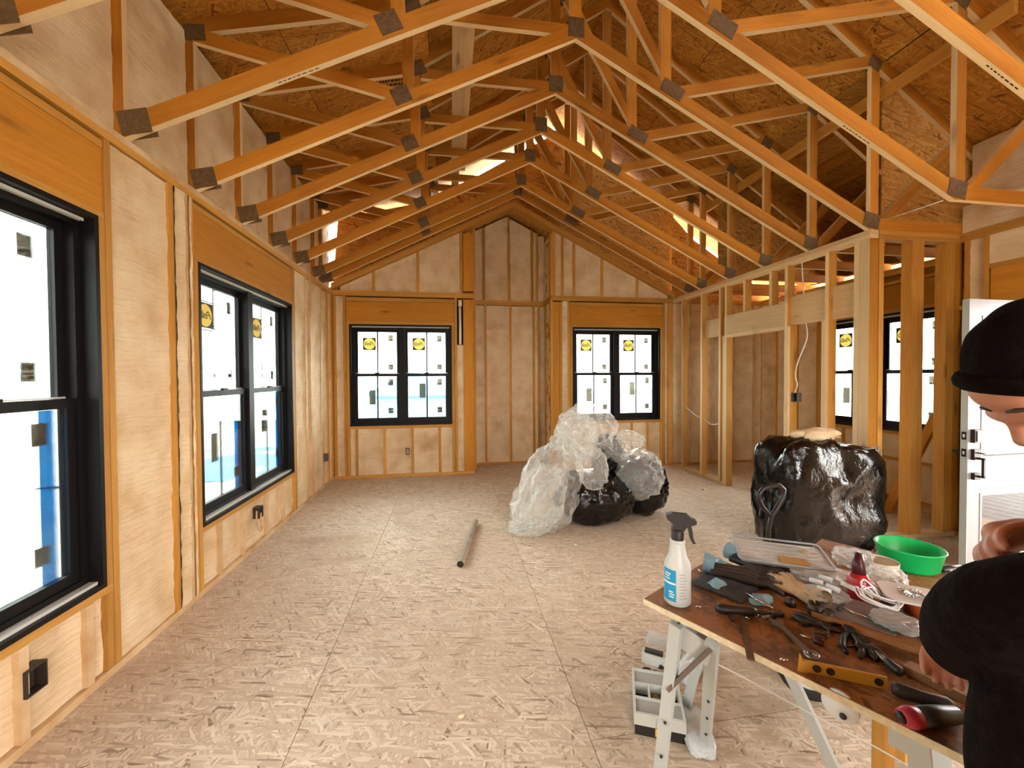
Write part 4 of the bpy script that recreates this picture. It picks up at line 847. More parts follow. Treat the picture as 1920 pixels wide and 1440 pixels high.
def tb(nm, s0, s1, w0, w1, z0, z1, m, par=tab): Mx = Mt.copy(); Mx.translation = T((s0+s1)/2, (w0+w1)/2, (z0+z1)/2); return put(nm, boxmesh(s1-s0, w1-w0, z1-z0, m), par, Mx)
tb('table_board', .001, TL, .001, TW, ZT-.018, ZT, TB); tb('board_edge', 0, TL, -.002, .001, ZT-.018, ZT-.0005, EDGE); tb('board_edge', -.002, .001, 0, TW, ZT-.018, ZT-.0005, EDGE)
def leg(a, b, w=.034, par=tab):
    l = stick('leg', a, b, w, .022, ALU, par, tuple(uv)); return l
def sawhorse(s, name, lab):
    sh = empty(name, T(s, .24, 0), lab, 'sawhorse', 'folding metal sawhorses')
    a = T(s, .02, ZT-.045); b = T(s, .46, ZT-.045); stick('cross_beam', a, b, .05, .05, ALU, sh); return sh
s1 = sawhorse(.11, 'sawhorse', 'grey metal sawhorse under the near-left end of the table')
lA0, lA1 = at(1268, 1172, z=ZT-.03), at(1226, 1545, z=0); lB0, lB1 = at(1336, 1205, z=ZT-.04), at(1322, 1400, z=0)
for a, b in ((lA0, lA1), (lB0, lB1)):
    l = stick('leg', a, b, .036, .020, ALU, s1, tuple(uv)); stick('leg_flange', a+Vector((.014, .012, 0)), b+Vector((.014, .012, 0)), .004, .030, ALUD, s1, tuple(uv))
    for f in (.45, .62, .8): q = a.lerp(b, f)-Vector((.010, .013, 0)); put('bolt', blobmesh((.005, .005, .005), BLACKP, 2, 0), l, Matrix.Translation(q))
    put('foot_bracket', boxmesh(.05, .035, .04, ALU), s1, Matrix.Translation(b+Vector((0, 0, .022))))
for a, b in ((T(.17, .42, ZT-.05), T(.42, .62, .0)), (T(.05, .42, ZT-.05), T(-.15, .55, .0))): stick('leg', a, b, .036, .02, ALU, s1, tuple(uv))
stick('brace', lA0.lerp(lA1, .30), lB0.lerp(lB1, .03), .028, .012, ALUD, s1); stick('brace', lA0.lerp(lA1, .05)+Vector((.02, .02, 0)), lB0.lerp(lB1, .08), .03, .07, ALU, s1)
s2 = sawhorse(.62, 'sawhorse', 'grey metal sawhorse under the right end of the table beside the person')
for a, b in ((T(.64, .03, ZT-.03), T(.70, .0, 0)), (T(.66, .40, ZT-.03), T(.62, .55, 0)), (T(.68, .40, ZT-.03), T(.82, .55, 0))): stick('leg', a, b, .036, .02, ALU, s2, tuple(uv))
R = Mt @ Matrix.Rotation(PI/2, 4, 'X')
lathe('hinge_plate', [(0, .004), (.034, .004), (.036, .001), (.036, -.003), (0, -.003)], HUB, T(.515, .006, ZT-.030), s2, 28, R); lathe('rivet', [(0, .009), (.006, .008), (.007, .004)], BLACKP, T(.522, .003, ZT-.046), s2, 12, R)
wire = tube('tie_cord', smooth_pts([at(1302, 1224, z=.5), at(1390, 1268, z=.45), at(1520, 1338, z=.42), at(1640, 1400, z=.42), at(1760, 1470, z=.45)]), .0022, WIRE, None, 6); tag(wire, 'thin white cord slung under the table between the sawhorses', 'cord')
# second board behind, carrying the bowl and tubs
bk = empty('back_table', T(.4, .85, 0), 'brown OSB shelf board behind the tool table', 'table')
Mx = Mt.copy(); Mx.translation = T(.66, .78, ZT-.01); put('table_board', boxmesh(.88, .55, .018, TB), bk, Mx)
for s_, w_ in ((.5, .6), (1.05, .6), (.5, 1.0), (1.05, 1.0)): stick('leg', T(s_, w_, 0), T(s_, w_, ZT-.02), .04, .04, PINE, bk)
# ---------------------------------------------------------------- things on the table
def on(px, py, z=ZT): return at(px, py, z=z)
TG = 'tools and clutter on the table'
def rz_of(p, q): d = q-p; return math.atan2(d.y, d.x)
# spray bottle
BOT = plain('milky_bottle', (.74, .78, .75), .35, 0, **{'Transmission Weight': .15}); LBL = plain('blue_label', (.01, .33, .62), .5); LTXT = plain('label_print', (.80, .86, .88), .6)
p = on(1270, 1128); Rb = Matrix.Rotation(-.15, 4, 'Z'); sb = empty('spray_bottle', p, 'milky spray bottle with blue label and black trigger on the table corner', 'spray bottle')
lathe('bottle', [(0, 0), (.036, 0), (.041, .006), (.041, .12), (.038, .135), (.028, .155), (.0225, .19), (.0225, .205), (.016, .207), (.016, .213), (0, .213)], BOT, p, sb, 32)
lathe('bottle_rib', [(.0225, .196), (.0245, .199), (.0225, .202)], BOT, p, sb, 24)
def arc_label(r, a0, a1, z0, z1, m, nm, t=.0008, n=14):
    vs = [(r*math.cos(a0+(a1-a0)*i/n), r*math.sin(a0+(a1-a0)*i/n), z) for z in (z0, z1) for i in range(n+1)]+[((r-t)*math.cos(a0+(a1-a0)*i/n), (r-t)*math.sin(a0+(a1-a0)*i/n), z) for z in (z0, z1) for i in range(n+1)]
    k = n+1; fs = [(i, i+1, k+i+1, k+i) for i in range(n)]+[(2*k+i+1, 2*k+i, 3*k+i, 3*k+i+1) for i in range(n)]
    return put(nm, mesh(nm, vs, fs, m, True), sb, Matrix.Translation(p))
va = math.atan2(-p.y, -p.x)     # side of the bottle turned to the viewpoint
arc_label(.0418, va-1.25, va-.10, .018, .118, LBL, 'label')
for z0, z1, a, b in ((.072, .078, -1.22, -.12), (.086, .090, -1.0, -.55), (.094, .098, -1.05, -.6), (.102, .106, -1.0, -.5), (.030, .034, -.62, -.25), (.038, .042, -.6, -.2), (.046, .05, -.65, -.3)): arc_label(.0422, va+a, va+b, z0, z1, LTXT, 'label_print')
for k in range(9): arc_label(.0416, va+.15, va+.75-.1*(k % 3), .03+.0095*k, .0325+.0095*k, plain('faint_print', (.45, .47, .47), .7), 'small_print')
lathe('cap', [(.0195, .205), (.0195, .232), (.015, .24), (0, .24)], BLACKP, p, sb, 20)
td = (RT*1.0-FW*.25); td.z = 0; td.normalize(); tn = Vector((-td.y, td.x, 0)); TM = Matrix((td, Vector((0, 0, 1)), -tn)).transposed().to_4x4(); TM.translation = p+tn*.011
slab('trigger_head', [(-.020, .236), (.018, .236), (.03, .252), (.048, .258), (.056, .262), (.056, .272), (.045, .276), (.028, .29), (-.018, .292), (-.036, .286), (-.033, .272), (-.014, .256)], .022, BLACKP, (0, 0, 0), 0, sb, TM)
TM2 = TM.copy(); TM2.translation = p+tn*.006; slab('trigger', [(.028, .262), (.04, .258), (.045, .235), (.047, .215), (.054, .198), (.046, .196), (.037, .213), (.033, .235)], .012, BLACKP, (0, 0, 0), 0, sb, TM2)
# dark cloth, gloves
def cloth(name, px, py, w, h, ang, amp, m, label, cat, z0=ZT+.003, seed=0, bulge=.03, group=TG, n=18, cut=None):
    c_ = on(px, py); vs = []; ca, sa = math.cos(ang), math.sin(ang)
    for j in range(n+1):
        for i in range(n+1):
            x, y = (i/n-.5)*w, (j/n-.5)*h; r = max(abs(i/n-.5), abs(j/n-.5))*2
            x += .012*nz(y*30+seed, 1, seed); y += .012*nz(x*30+seed, 2, seed)
            z = max(0, bulge*(1-r*r)*(.6+.9*nz(x*9+seed, y*9))+amp*(ridge(x+seed, y, 0, 8, 2)+.3)*(.3+.7*(1-r)))
            vs.append((c_.x+x*ca-y*sa, c_.y+x*sa+y*ca, z0+z+.0015))
    k = (n+1)**2; vs += [(v[0], v[1], max(ZT+.0005, v[2]-.004)) for v in vs]
    fs = [(j*(n+1)+i, j*(n+1)+i+1, (j+1)*(n+1)+i+1, (j+1)*(n+1)+i) for j in range(n) for i in range(n)]
    fs += [(k+d, k+c2, k+b, k+a) for a, b, c2, d in fs]
    rim = [i for i in range(n+1)]+[(j+1)*(n+1)+n for j in range(n)]+[n*(n+1)+n-1-i for i in range(n)]+[(n-1-j)*(n+1) for j in range(n-1)]
    fs += [(rim[i-1], rim[i-1]+k, rim[i]+k, rim[i]) for i in range(len(rim))]
    o = put(name, mesh(name, vs, fs, m, True)); return tag(o, label, cat, group)
DRAG = worn('charcoal_cloth', (.02, .02, .022), (.065, .065, .07), 30, .9); BLUEG = worn('light_blue_nitrile', (.14, .28, .34), (.25, .42, .50), 12, .5); TAN = worn('tan_leather', (.38, .25, .13), (.58, .43, .26), 18, .8); BLACKG = worn('black_leather', (.012, .008, .007), (.045, .03, .025), 14, .55)
cloth('rag', 1365, 1095, .17, .20, ANG, .012, DRAG, 'charcoal rag spread flat beside the spray bottle', 'rag', seed=1, bulge=.006)
def glove(name, loc, ang, m, cuffm, label, sc=1., curl=.35, cuff=True):
    """a limp work glove: palm, four fingers and thumb as one skin, with a cuff ring"""
    g = empty(name, loc, label, 'glove', 'work gloves on the table'); ca, sa = math.cos(ang), math.sin(ang)
    def W_(x, y, z): x, y, z = x*sc, y*sc, z*sc; return Vector(loc)+Vector((x*ca-y*sa, x*sa+y*ca, z))
    bm = bmesh.new()
    def cap(pts, rs):
        me = tubemesh([W_(*q) for q in pts], [r*sc for r in rs], m, 10); bm.from_mesh(me); bpy.data.meshes.remove(me)
    for yy in (-.026, 0, .026): cap([(-.11, yy*.9, .018), (-.05, yy*.9, .02), (0, yy, .022+.004*math.sin(yy*90)), (.035, yy, .018)], [.016, .017, .019, .015])
    for k, yy in enumerate((-.034, -.012, .011, .033)): cap([(.03, yy, .018), (.07, yy*1.25, .026+.006*(k % 2)), (.105-.008*abs(k-1.4), yy*1.55, .018), (.125-.01*abs(k-1.4), yy*1.75, .009)], [.0115, .011, .0105, .0075])
    cap([(-.03, .03, .018), (.0, .062, .02), (.03, .082, .016), (.05, .088, .012)], [.015, .0125, .0115, .0075])
    me = bpy.data.meshes.new(name); bm.to_mesh(me); bm.free(); me.materials.append(m); o = put('glove_body', me, g)
    rm = o.modifiers.new('weld', 'REMESH'); rm.mode = 'VOXEL'; rm.voxel_size = .0045*sc; rm.use_smooth_shade = True
    if cuff: put('cuff', tubemesh([W_(-.10, 0, .034), (W_(-.112, 0, .036)), W_(-.135, 0, .038)], [.030*sc, .033*sc, .036*sc], cuffm, 16, cap=False), g)
    return g
glove('work_glove', on(1398, 1092)+Vector((0, 0, .004)), ANG+.35, BLACKG, BLUEG, 'black glove with a pale blue cuff lying on the charcoal rag'); glove('work_glove', on(1424, 1072)+Vector((0, 0, .004)), ANG-.1, BLACKG, BLUEG, 'black glove tucked against the clear lid', .9)
glove('work_glove', on(1488, 1112)+Vector((0, 0, .006)), ANG+2.6, TAN, TAN, 'tan leather glove folded beside the plastic bag of screws', .85)
cloth('nitrile_glove', 1350, 1068, .045, .11, ANG+.8, .012, BLUEG, 'limp pale blue nitrile glove at the back edge of the rag', 'glove', seed=4, bulge=.016, z0=ZT+.02); cloth('nitrile_glove', 1342, 1100, .05, .05, ANG, .012, BLUEG, 'balled pale blue nitrile glove on the charcoal rag', 'glove', seed=5, bulge=.03)
cloth('nitrile_glove', 1428, 1128, .06, .075, ANG+.3, .012, BLUEG, 'pale blue nitrile glove at the end of the metal rod', 'glove', seed=7, bulge=.018); cloth('nitrile_glove', 1412, 1062, .05, .06, ANG, .012, BLUEG, 'pale blue nitrile glove beside the clear tray', 'glove', seed=8, bulge=.03)
# clear storage lid propped on the clutter
p = on(1462, 1040, ZT+.05); lid = empty('storage_lid', (p.x, p.y, ZT), 'clear plastic storage tray with grey rim behind the gloves', 'tray'); Rl = Matrix.Translation(p) @ Matrix.Rotation(ANG+.55, 4, 'Z') @ Matrix.Rotation(.10, 4, 'X')
GREYRIM = plain('grey_rim_plastic', (.34, .36, .38), .3)
v_ = rrect(.30, .19, .02); put('rim', tubemesh([(x, y, .012) for x, y in v_], .004, GREYRIM, 6, closed=True), lid, Rl); slab('tray_floor', rrect(.29, .18, .02), .003, CLEAR2, (0, 0, 0), 0, lid, Rl)
for k in range(6): put('rib', boxmesh(.27, .004, .005, CLEAR2), lid, Rl @ Matrix.Translation((0, -.075+.03*k, .005)))
WB_ = wood('amber_wood', (.36, .15, .02), (.62, .34, .07)); p = on(1488, 1058, ZT+.04); o = put('wood_block', boxmesh(.085, .05, .032, WB_), None, Matrix.Translation(p) @ Matrix.Rotation(ANG+.5, 4, 'Z')); tag(o, 'amber wood block on the clear tray', 'wood block', TG)
p = on(1508, 1042, ZT+.045); o = blob('caulk_lump', p, (.018, .018, .022), TAN, 'beige lump beside the amber wood block', 'lump', TG, sub=3, amp=.2, f=2)
# bags of fasteners
def pouch(px, py, rad, ang, label, m=CLEAR2, seed=0, z=0.): p = on(px, py); return blob('plastic_pouch', (p.x, p.y, ZT+rad[2]+.002+z), rad, m, label, 'plastic bag', 'plastic bags on the table', ang, sub=4, amp=.16, f=2.6, p=3.5, seed=seed, flat=True)
pouch(1556, 1098, (.11, .065, .024), ANG+.3, 'clear bag of white fittings in the middle of the table', seed=1); pouch(1520, 1085, (.07, .05, .022), ANG-.5, 'small clear bag beside the amber block', seed=4); pouch(1600, 1062, (.06, .05, .03), ANG+.2, 'crumpled clear bag behind the red can', seed=7)
for k, (px, py) in enumerate(((1530, 1090), (1548, 1085), (1562, 1104), (1580, 1092), (1545, 1106), (1590, 1100))):
    p = on(px, py, ZT+.05); o = put('pipe_fitting', tubemesh([p-tv*.018+Vector((0, 0, .003*k % .01)), p+tv*.018], [.007, .009], HUB, 8), None); tag(o, '%s white pipe fitting from the left on the clear bag' % ('first', 'third', 'fourth', 'fifth', 'second', 'sixth')[k], 'fitting', 'white fittings')
p = on(1598, 1152, ZT+.006); o = slab('parts_packet', rrect(.20, .15, .01), .004, clearmat('smoky_packet', (.26, .22, .20), .6, .25), (p.x, p.y, ZT+.018), ANG+.1); tag(o, 'flat smoky plastic packet of black parts', 'packet', TG)
p = on(1650, 1182); o = slab('fibre_board', rrect(.30, .13, .006), .015, worn('orange_fibreboard', (.30, .12, .035), (.45, .20, .07), 40), (p.x, p.y, ZT+.001), ANG+.05); tag(o, 'orange fibreboard offcut under the smoky packet', 'board offcut', TG)
pouch(1680, 1188, (.05, .045, .014), ANG, 'silvery bubble packet at the end of the fibreboard', SHRED, 9, .02)
STEEL = plain('worn_steel', (.30, .27, .25), .3, .8); DSTEEL = plain('dark_tool_steel', (.06, .045, .04), .4, .6); CHROME = plain('chrome', (.7, .68, .66), .12, 1)
def rod(name, a, b, r, m, label, cat, z=ZT, seg=8, extra=None): 
    P1, P2 = on(*a, z+r), on(*b, z+r); o = put(name, tubemesh([P1, P2], r, m, seg)); return tag(o, label, cat, TG)
rod('metal_rod', (1398, 1112), (1449, 1141), .0028, CHROME, 'thin shiny rod pointing from the black glove', 'rod', ZT+.012)
def handled(name, a, b, f, rh, rs, mh, ms, label, cat, z=ZT):
    P1, P2 = on(*a, z+rh), on(*b, z+rh); q = P1.lerp(P2, f); o = empty(name, P1, label, cat, TG)
    put('grip', tubemesh([P1, P1.lerp(q, .1), P1.lerp(q, .5), P1.lerp(q, .9), q], [rh*.7, rh, rh*.85, rh, rh*.6], mh, 12), o); put('blade', tubemesh([q, P2], rs, ms, 8), o); return o
handled('file', (1342, 1140), (1450, 1150), .72, .014, .006, BLACKP, DSTEEL, 'black-handled file lying across the table front', 'file')
handled('screwdriver', (1368, 1152), (1388, 1186), .35, .006, .0025, DSTEEL, DSTEEL, 'thin dark screwdriver near the front edge', 'screwdriver')
p1, p2 = on(1392, 1158, ZT+.004), on(1408, 1238, ZT-.004); o = stick('paint_stirrer', p1, p2+Vector((0, 0, .001)), .018, .005, worn('dark_stained_stick', (.06, .03, .012), (.15, .08, .035), 20)); tag(o, 'dark stirring stick overhanging the front edge of the table', 'stick', TG)
def wrench(a, b, label, w=.016, m=STEEL):
    P1, P2 = on(*a, ZT+.002), on(*b, ZT+.002); d = P2-P1; ln = d.length; an = math.atan2(d.y, d.x); o = empty('wrench', P1, label, 'wrench', 'wrenches'); Mx = Matrix.Translation(P1) @ Matrix.Rotation(an, 4, 'Z')
    slab('shank', [(.015, -w*.35), (ln*.5, -w*.28), (ln-.015, -w*.4), (ln-.015, w*.4), (ln*.5, w*.28), (.015, w*.35)], .007, m, (0, 0, 0), 0, o, Mx)
    slab('open_jaw', [(-.016, -.010), (-.004, -.006), (-.004, .006), (-.016, .010), (-.010, .018), (.006, .018), (.022, .008), (.022, -.008), (.006, -.018), (-.010, -.018)], .008, m, (0, 0, 0), 0, o, Mx)
    lathe('ring_end', [(.008, 0), (.017, 0), (.018, .004), (.017, .009), (.008, .009), (.008, 0)], m, (0, 0, 0), o, 20, Mx @ Matrix.Translation((ln, 0, 0))); return o
wrench((1456, 1168), (1522, 1232), 'bright combination wrench pointing at the front edge', .022); wrench((1505, 1168), (1612, 1176), 'combination wrench lying on the smoky packet', .014, DSTEEL)
def pliers(a, b, label, spread=.02):
    P1, P2 = on(*a, ZT+.008), on(*b, ZT+.008); d = (P2-P1); dn = d.normalized(); n_ = Vector((-dn.y, dn.x, 0)); o = empty('pliers', P1, label, 'pliers', TG)
    for s_ in (-1, 1):
        put('handle', tubemesh([P1.lerp(P2, .62)+n_*s_*.004, P1.lerp(P2, .4)+n_*s_*spread*.8, P1.lerp(P2, .15)+n_*s_*spread, P1+n_*s_*spread*.7], [.006, .0085, .0085, .006], BLACKP, 10), o); put('jaw', tubemesh([P1.lerp(P2, .6)-n_*s_*.003, P1.lerp(P2, .75)+n_*s_*.007, P2+n_*s_*.002], [.008, .008, .003], DSTEEL, 8), o)
    return o
pliers((1488, 1152), (1575, 1185), 'long black-handled pliers beside the wrench', .016); pliers((1600, 1228), (1590, 1165), 'dark pliers behind the yellow bracket', .02); pliers((1652, 1238), (1610, 1190), 'grey locking pliers at the end of the fibreboard', .012)
pt = empty('hex_key', on(1572, 1138), 'T-handled hex key with shiny shaft on the smoky packet', 'hex key', TG); P1, P2 = on(1576, 1138, ZT+.03), on(1630, 1160, ZT+.028); dn = (P2-P1).normalized(); nn = Vector((-dn.y, dn.x, 0))
put('shaft', tubemesh([P1, P2], .003, CHROME, 6), pt); put('t_handle', tubemesh([P1-nn*.022, P1+nn*.022], .005, BLACKP, 8), pt)
tp = empty('tape_coil', on(1490, 1180), 'small dark coil of wire beside the bright wrench', 'coil', TG); put('coil', tubemesh([on(1540, 1198)+Vector((.016*math.cos(t/3), .016*math.sin(t/3), .004+.0006*t)) for t in range(40)], .002, DSTEEL, 6), tp)
# red can
RED = plain('red_can', (.42, .015, .02), .35); DRED = plain('dark_maroon_plastic', (.07, .008, .012), .4); p = on(1610, 1128); rc = empty('spray_can', p, 'red can with dark maroon spout among the plastic bags', 'can', TG)
lathe('can_body', [(0, 0), (.028, 0), (.03, .004), (.03, .075), (.022, .092), (0, .094)], RED, p, rc, 24); put('spout', tubemesh([p+Vector((0, 0, .09)), p+Vector((.006, .008, .125)), p+Vector((.022, .02, .145))], [.019, .017, .012], DRED, 12), rc)
# zip ties and clear cup
ZIP = plain('white_nylon', (.78, .74, .72), .4); zb = empty('cable_tie_bundle', on(1650, 1120), 'tangle of white cable ties looped beside the red can', 'cable ties', TG)
for k in range(9):
    a0 = random.uniform(-.5, .5); q0 = on(1640+random.uniform(-8, 12), 1112+random.uniform(-8, 14), ZT+.02+.01*k % .05); put('cable_tie', tubemesh(smooth_pts([q0, q0+Vector((-.05+.01*k*.5, .02, .03)), q0+Vector((-.07, -.03+.004*k, .02)), q0+Vector((-.02, -.06, .005)), q0+Vector((.05, -.05+.006*k, .006))], 5), .0026, ZIP, 5), zb)
# orange tub with white lid and nail coil
ORG = plain('orange_tub', (.36, .06, .01), .4); p = on(1722, 1150); ot = empty('orange_tub', p, 'dark orange tub with black rim under the white sheet', 'tub', TG); lathe('tub', [(0, 0), (.034, 0), (.04, .05), (.036, .05), (.031, .004), (0, .004)], ORG, p, ot, 28); lathe('rim', [(.036, .048), (.043, .048), (.043, .062), (.036, .062), (.036, .048)], BLACKP, p, ot, 28)
GREYL = plain('pale_grey_plastic', (.56, .50, .46), .5); q = on(1712, 1105, ZT+.085); o = slab('lid_sheet', rrect(.15, .13, .03), .006, GREYL, (q.x, q.y, ZT+.064), ANG+.4); tag(o, 'pale grey plastic lid lying over the orange tub', 'lid', TG)
nc = empty('nail_coil', (q.x, q.y, ZT+.071), 'fanned ring of shiny nails on the pale grey lid', 'nail coil', TG)
for k in range(22):
    a = ANG+2*PI*k/22; put('nail', tubemesh([Vector((q.x, q.y, ZT+.074))+Vector((math.cos(a), math.sin(a), 0))*r_ for r_ in (.010, .036)], .0014, CHROME, 5), nc)
# green bowl, brown-lidded tub, marker
GRN = plain('bright_green_plastic', (.0, .42, .10), .35); p = on(1704, 1062); p.z = ZT; gb = empty('green_bowl', p, 'bright green round plastic bowl behind the table clutter', 'bowl', TG)
lathe('bowl', [(0, 0), (.075, 0), (.085, .01), (.098, .075), (.103, .078), (.101, .082), (.094, .08), (.082, .014), (.07, .006), (0, .006)], GRN, p, gb, 40)
p = on(1652, 1072); p.z = ZT; tu = empty('round_tub', p, 'pale round tub with a brown filling beside the green bowl', 'tub', TG); lathe('tub', [(0, 0), (.048, 0), (.052, .045), (.049, .045), (.046, .03)], plain('pale_tub', (.58, .48, .40), .5), p, tu, 28); lathe('filling', [(.048, .040), (.03, .043), (0, .042)], worn('brown_putty', (.30, .20, .12), (.46, .34, .22), 20), p, tu, 28)
mk = empty('marker', on(1768, 1066), 'black marker with white lettering behind the green bowl', 'marker', TG); P1, P2 = on(1766, 1068, ZT+.012), on(1800, 1064, ZT+.012); put('barrel', tubemesh([P1, P2], .011, BLACKP, 12), mk)
tm = textmesh('NITC', .014, LTXT, 0, .0004); d = (P2-P1).normalized(); nrm = (-FW); nrm = (nrm-d*nrm.dot(d)).normalized(); Mx = Matrix((d, nrm.cross(d), nrm)).transposed().to_4x4(); Mx.translation = P1.lerp(P2, .4)+nrm*.0112; put('lettering', tm, mk, Mx)
# yellow bracket, black/red grinder handle, plank, blue rag
YB_ = worn('amber_yellow_plastic', (.52, .25, .02), (.68, .36, .04), 10, .4); P1, P2 = on(1506, 1258, ZT), on(1662, 1292, ZT); d = P2-P1; an = math.atan2(d.y, d.x); yb = empty('yellow_bracket', P1, 'amber yellow bracket with three holes on the front edge', 'bracket', TG); ln = d.length; Mx = Matrix.Translation(P1) @ Matrix.Rotation(an, 4, 'Z')
put('bracket_base', boxmesh(ln, .032, .006, YB_), yb, Mx @ Matrix.Translation((ln/2, .016, .004))); put('bracket_flange', boxmesh(ln, .006, .028, YB_), yb, Mx @ Matrix.Translation((ln/2, -.002, .016))); slab('prong', [(-.012, 0), (.01, 0), (-.008, .045)], .006, YB_, (0, 0, 0), 0, yb, Mx @ Matrix.Rotation(PI/2, 4, 'X'))
for f in (.16, .33, .9): lathe('hole', [(0, .0), (.006, .0), (.0085, .002), (.009, -.001)], DARKHOLE, (0, 0, 0), yb, 16, Mx @ Matrix.Translation((ln*f, -.0052, .016)) @ Matrix.Rotation(PI/2, 4, 'X'))
gr = empty('angle_grinder', on(1700, 1345), 'black tool with a red collar lying near the table end', 'power tool', TG); P0, P1, P2 = on(1690, 1345, ZT+.02), on(1722, 1345, ZT+.02), on(1795, 1340, ZT+.02)
put('collar', tubemesh([P0, P0.lerp(P1, .5), P1], [.016, .021, .019], plain('red_collar', (.45, .02, .05), .4), 18), gr); put('nose', tubemesh([P0-(P1-P0)*.2, P0], [.008, .012], BLACKP, 14), gr); put('grip', tubemesh([P1, P1.lerp(P2, .4), P2], [.019, .02, .016], BLACKP, 16), gr)
handled('pry_bar', (1672, 1290), (1800, 1330), .93, .016, .006, BLACKG, DSTEEL, 'thick black handle lying behind the red-collared tool', 'handle')
P1, P2 = on(1700, 1250, ZT+.012), on(1822, 1310, ZT+.012); o = stick('plank', P1, P2, .035, .02, worn('brown_plank', (.16, .07, .025), (.30, .15, .06), 12)); tag(o, 'brown plank at the right end of the table by the sleeve', 'plank', TG)
cloth('rag', 1772, 1228, .10, .13, ANG+.4, .02, worn('blue_grey_cloth', (.16, .25, .30), (.34, .46, .52), 20, .9), 'blue grey rag in the hand at the table end', 'rag', seed=11, bulge=.045)
cloth('rag', 1735, 1200, .09, .08, ANG, .008, DRAG, 'dark grey cloth between the fibreboard and the blue rag', 'rag', seed=14, bulge=.02)
for k, (px, py) in enumerate(((1312, 1072), (1310, 1140), (1420, 1156), (1400, 1160), (1470, 1240))):
    p = on(px, py); blob('screw_bit', (p.x, p.y, ZT+.004), (.004, .010, .0035), CHROME, ('shiny screw at the back left of the rag', 'paper scrap beside the bottle foot', 'shiny screw in front of the file', 'shiny screw left of the stirring stick', 'shiny screw at the wrench ring end')[k], 'screw', 'loose screws on the table', sub=2, amp=.3, f=2, seed=k, rz=k*1.1)

# more hand tools and packets crowding the middle of the table
handled('screwdriver', (1545, 1206), (1500, 1190), .45, .010, .003, DRED, CHROME, 'stubby maroon screwdriver between the wrench and the pliers', 'screwdriver'); handled('screwdriver', (1640, 1215), (1570, 1210), .5, .011, .0035, BLACKP, DSTEEL, 'black screwdriver lying along the yellow bracket', 'screwdriver')
handled('chisel', (1690, 1262), (1640, 1222), .55, .012, .006, BLACKP, STEEL, 'dark chisel pointing at the fibreboard offcut', 'chisel'); handled('putty_knife', (1468, 1150), (1430, 1158), .6, .009, .006, BLACKP, STEEL, 'small black-handled putty knife near the metal rod', 'putty knife')
for k, (px, py, sc, lb) in enumerate(((1530, 1152, .022, 'largest dark socket beside the long pliers'), (1552, 1160, .017, 'medium dark socket right of the largest one'), (1482, 1136, .015, 'small dark socket in front of the tan glove'), (1665, 1150, .018, 'dark socket on the smoky packet'))):
    p = on(px, py); st_ = lathe('socket', [(0, .004), (sc*.55, .004), (sc*.6, 0), (sc, 0), (sc, sc*1.5), (sc*.62, sc*1.5), (sc*.6, sc*.6), (0, sc*.6)], DSTEEL, p+Vector((0, 0, .001 if k < 3 else .024)), None, 20); tag(st_, lb, 'socket', 'loose sockets')
pouch(1545, 1128, (.065, .05, .018), ANG+.9, 'clear bag slumped beside the red can foot', CLEAR2, 12); pouch(1500, 1068, (.05, .04, .02), ANG+1.4, 'clear bag tucked under the amber wood block', CLEAR2, 15); pouch(1662, 1100, (.05, .05, .03), ANG, 'milky bag bunched behind the cable ties', CLEARBAG, 18)
cloth('rag', 1452, 1075, .09, .06, ANG+.7, .02, TAN, 'tan cloth scrap crumpled behind the tan glove', 'rag', seed=21, bulge=.03)
# ================================================================== person bending over the table end
SKIN = worn('skin', (.42, .17, .10), (.52, .23, .145), 14, .5, 0, .05, **{'Subsurface Weight': .1}); HAIRM = worn('dark_brown_hair', (.03, .014, .008), (.07, .035, .02), 60, .7)
HOOD = worn('black_fleece', (.003, .0015, .0015), (.010, .005, .005), 60, .95, 0, .5, **{'Specular IOR Level': .08}); JEAN = worn('dark_trousers', (.015, .014, .016), (.035, .032, .034), 40, .9); BEAN = worn('black_knit', (.003, .0012, .0012), (.007, .0035, .0035), 90, .95, 0, .6, **{'Specular IOR Level': .08}); BOOT = plain('brown_boot', (.08, .04, .02), .6)
FL, RL = Vector((FW.x, FW.y, 0)).normalized(), Vector((RT.x, RT.y, 0)).normalized()
def K(lat, dep, z): p = FL*dep+RL*lat; p.z = z; return p
def union(parts, vox, m, name, parent, it=3):
    """capsule chains and ellipsoids fused into one continuous surface"""
    bm = bmesh.new()
    for pts, rs in parts:
        if isinstance(rs, Matrix):
            t = bmesh.new(); bmesh.ops.create_icosphere(t, subdivisions=4, radius=1, matrix=rs); me = bpy.data.meshes.new('x'); t.to_mesh(me); t.free(); bm.from_mesh(me); bpy.data.meshes.remove(me); continue
        P_ = smooth_pts(pts, 5); R_ = []
        for i in range(len(pts)-1): R_ += [rs[i]+(rs[i+1]-rs[i])*k/5 for k in range(5)]
        R_.append(rs[-1]); me = tubemesh(P_, R_, m, 14); bm.from_mesh(me); bpy.data.meshes.remove(me)
        for e in (0, -1):
            t = bmesh.new(); bmesh.ops.create_icosphere(t, subdivisions=3, radius=R_[e], matrix=Matrix.Translation(P_[e])); me = bpy.data.meshes.new('x'); t.to_mesh(me); t.free(); bm.from_mesh(me); bpy.data.meshes.remove(me)
    me = bpy.data.meshes.new(name); bm.to_mesh(me); bm.free(); me.materials.append(m); o = put(name, me, parent)
    r = o.modifiers.new('fuse', 'REMESH'); r.mode = 'VOXEL'; r.voxel_size = vox; r.use_smooth_shade = True
    s = o.modifiers.new('soften', 'SMOOTH'); s.factor = .6; s.iterations = it
    return o
HC = K(.892, .64, 1.488)
hf = (-RL*.70-Vector((0, 0, 1))*.66+FL*.18).normalized(); hl = hf.cross(Vector((0, 0, 1))).normalized(); hu = hl.cross(hf).normalized()
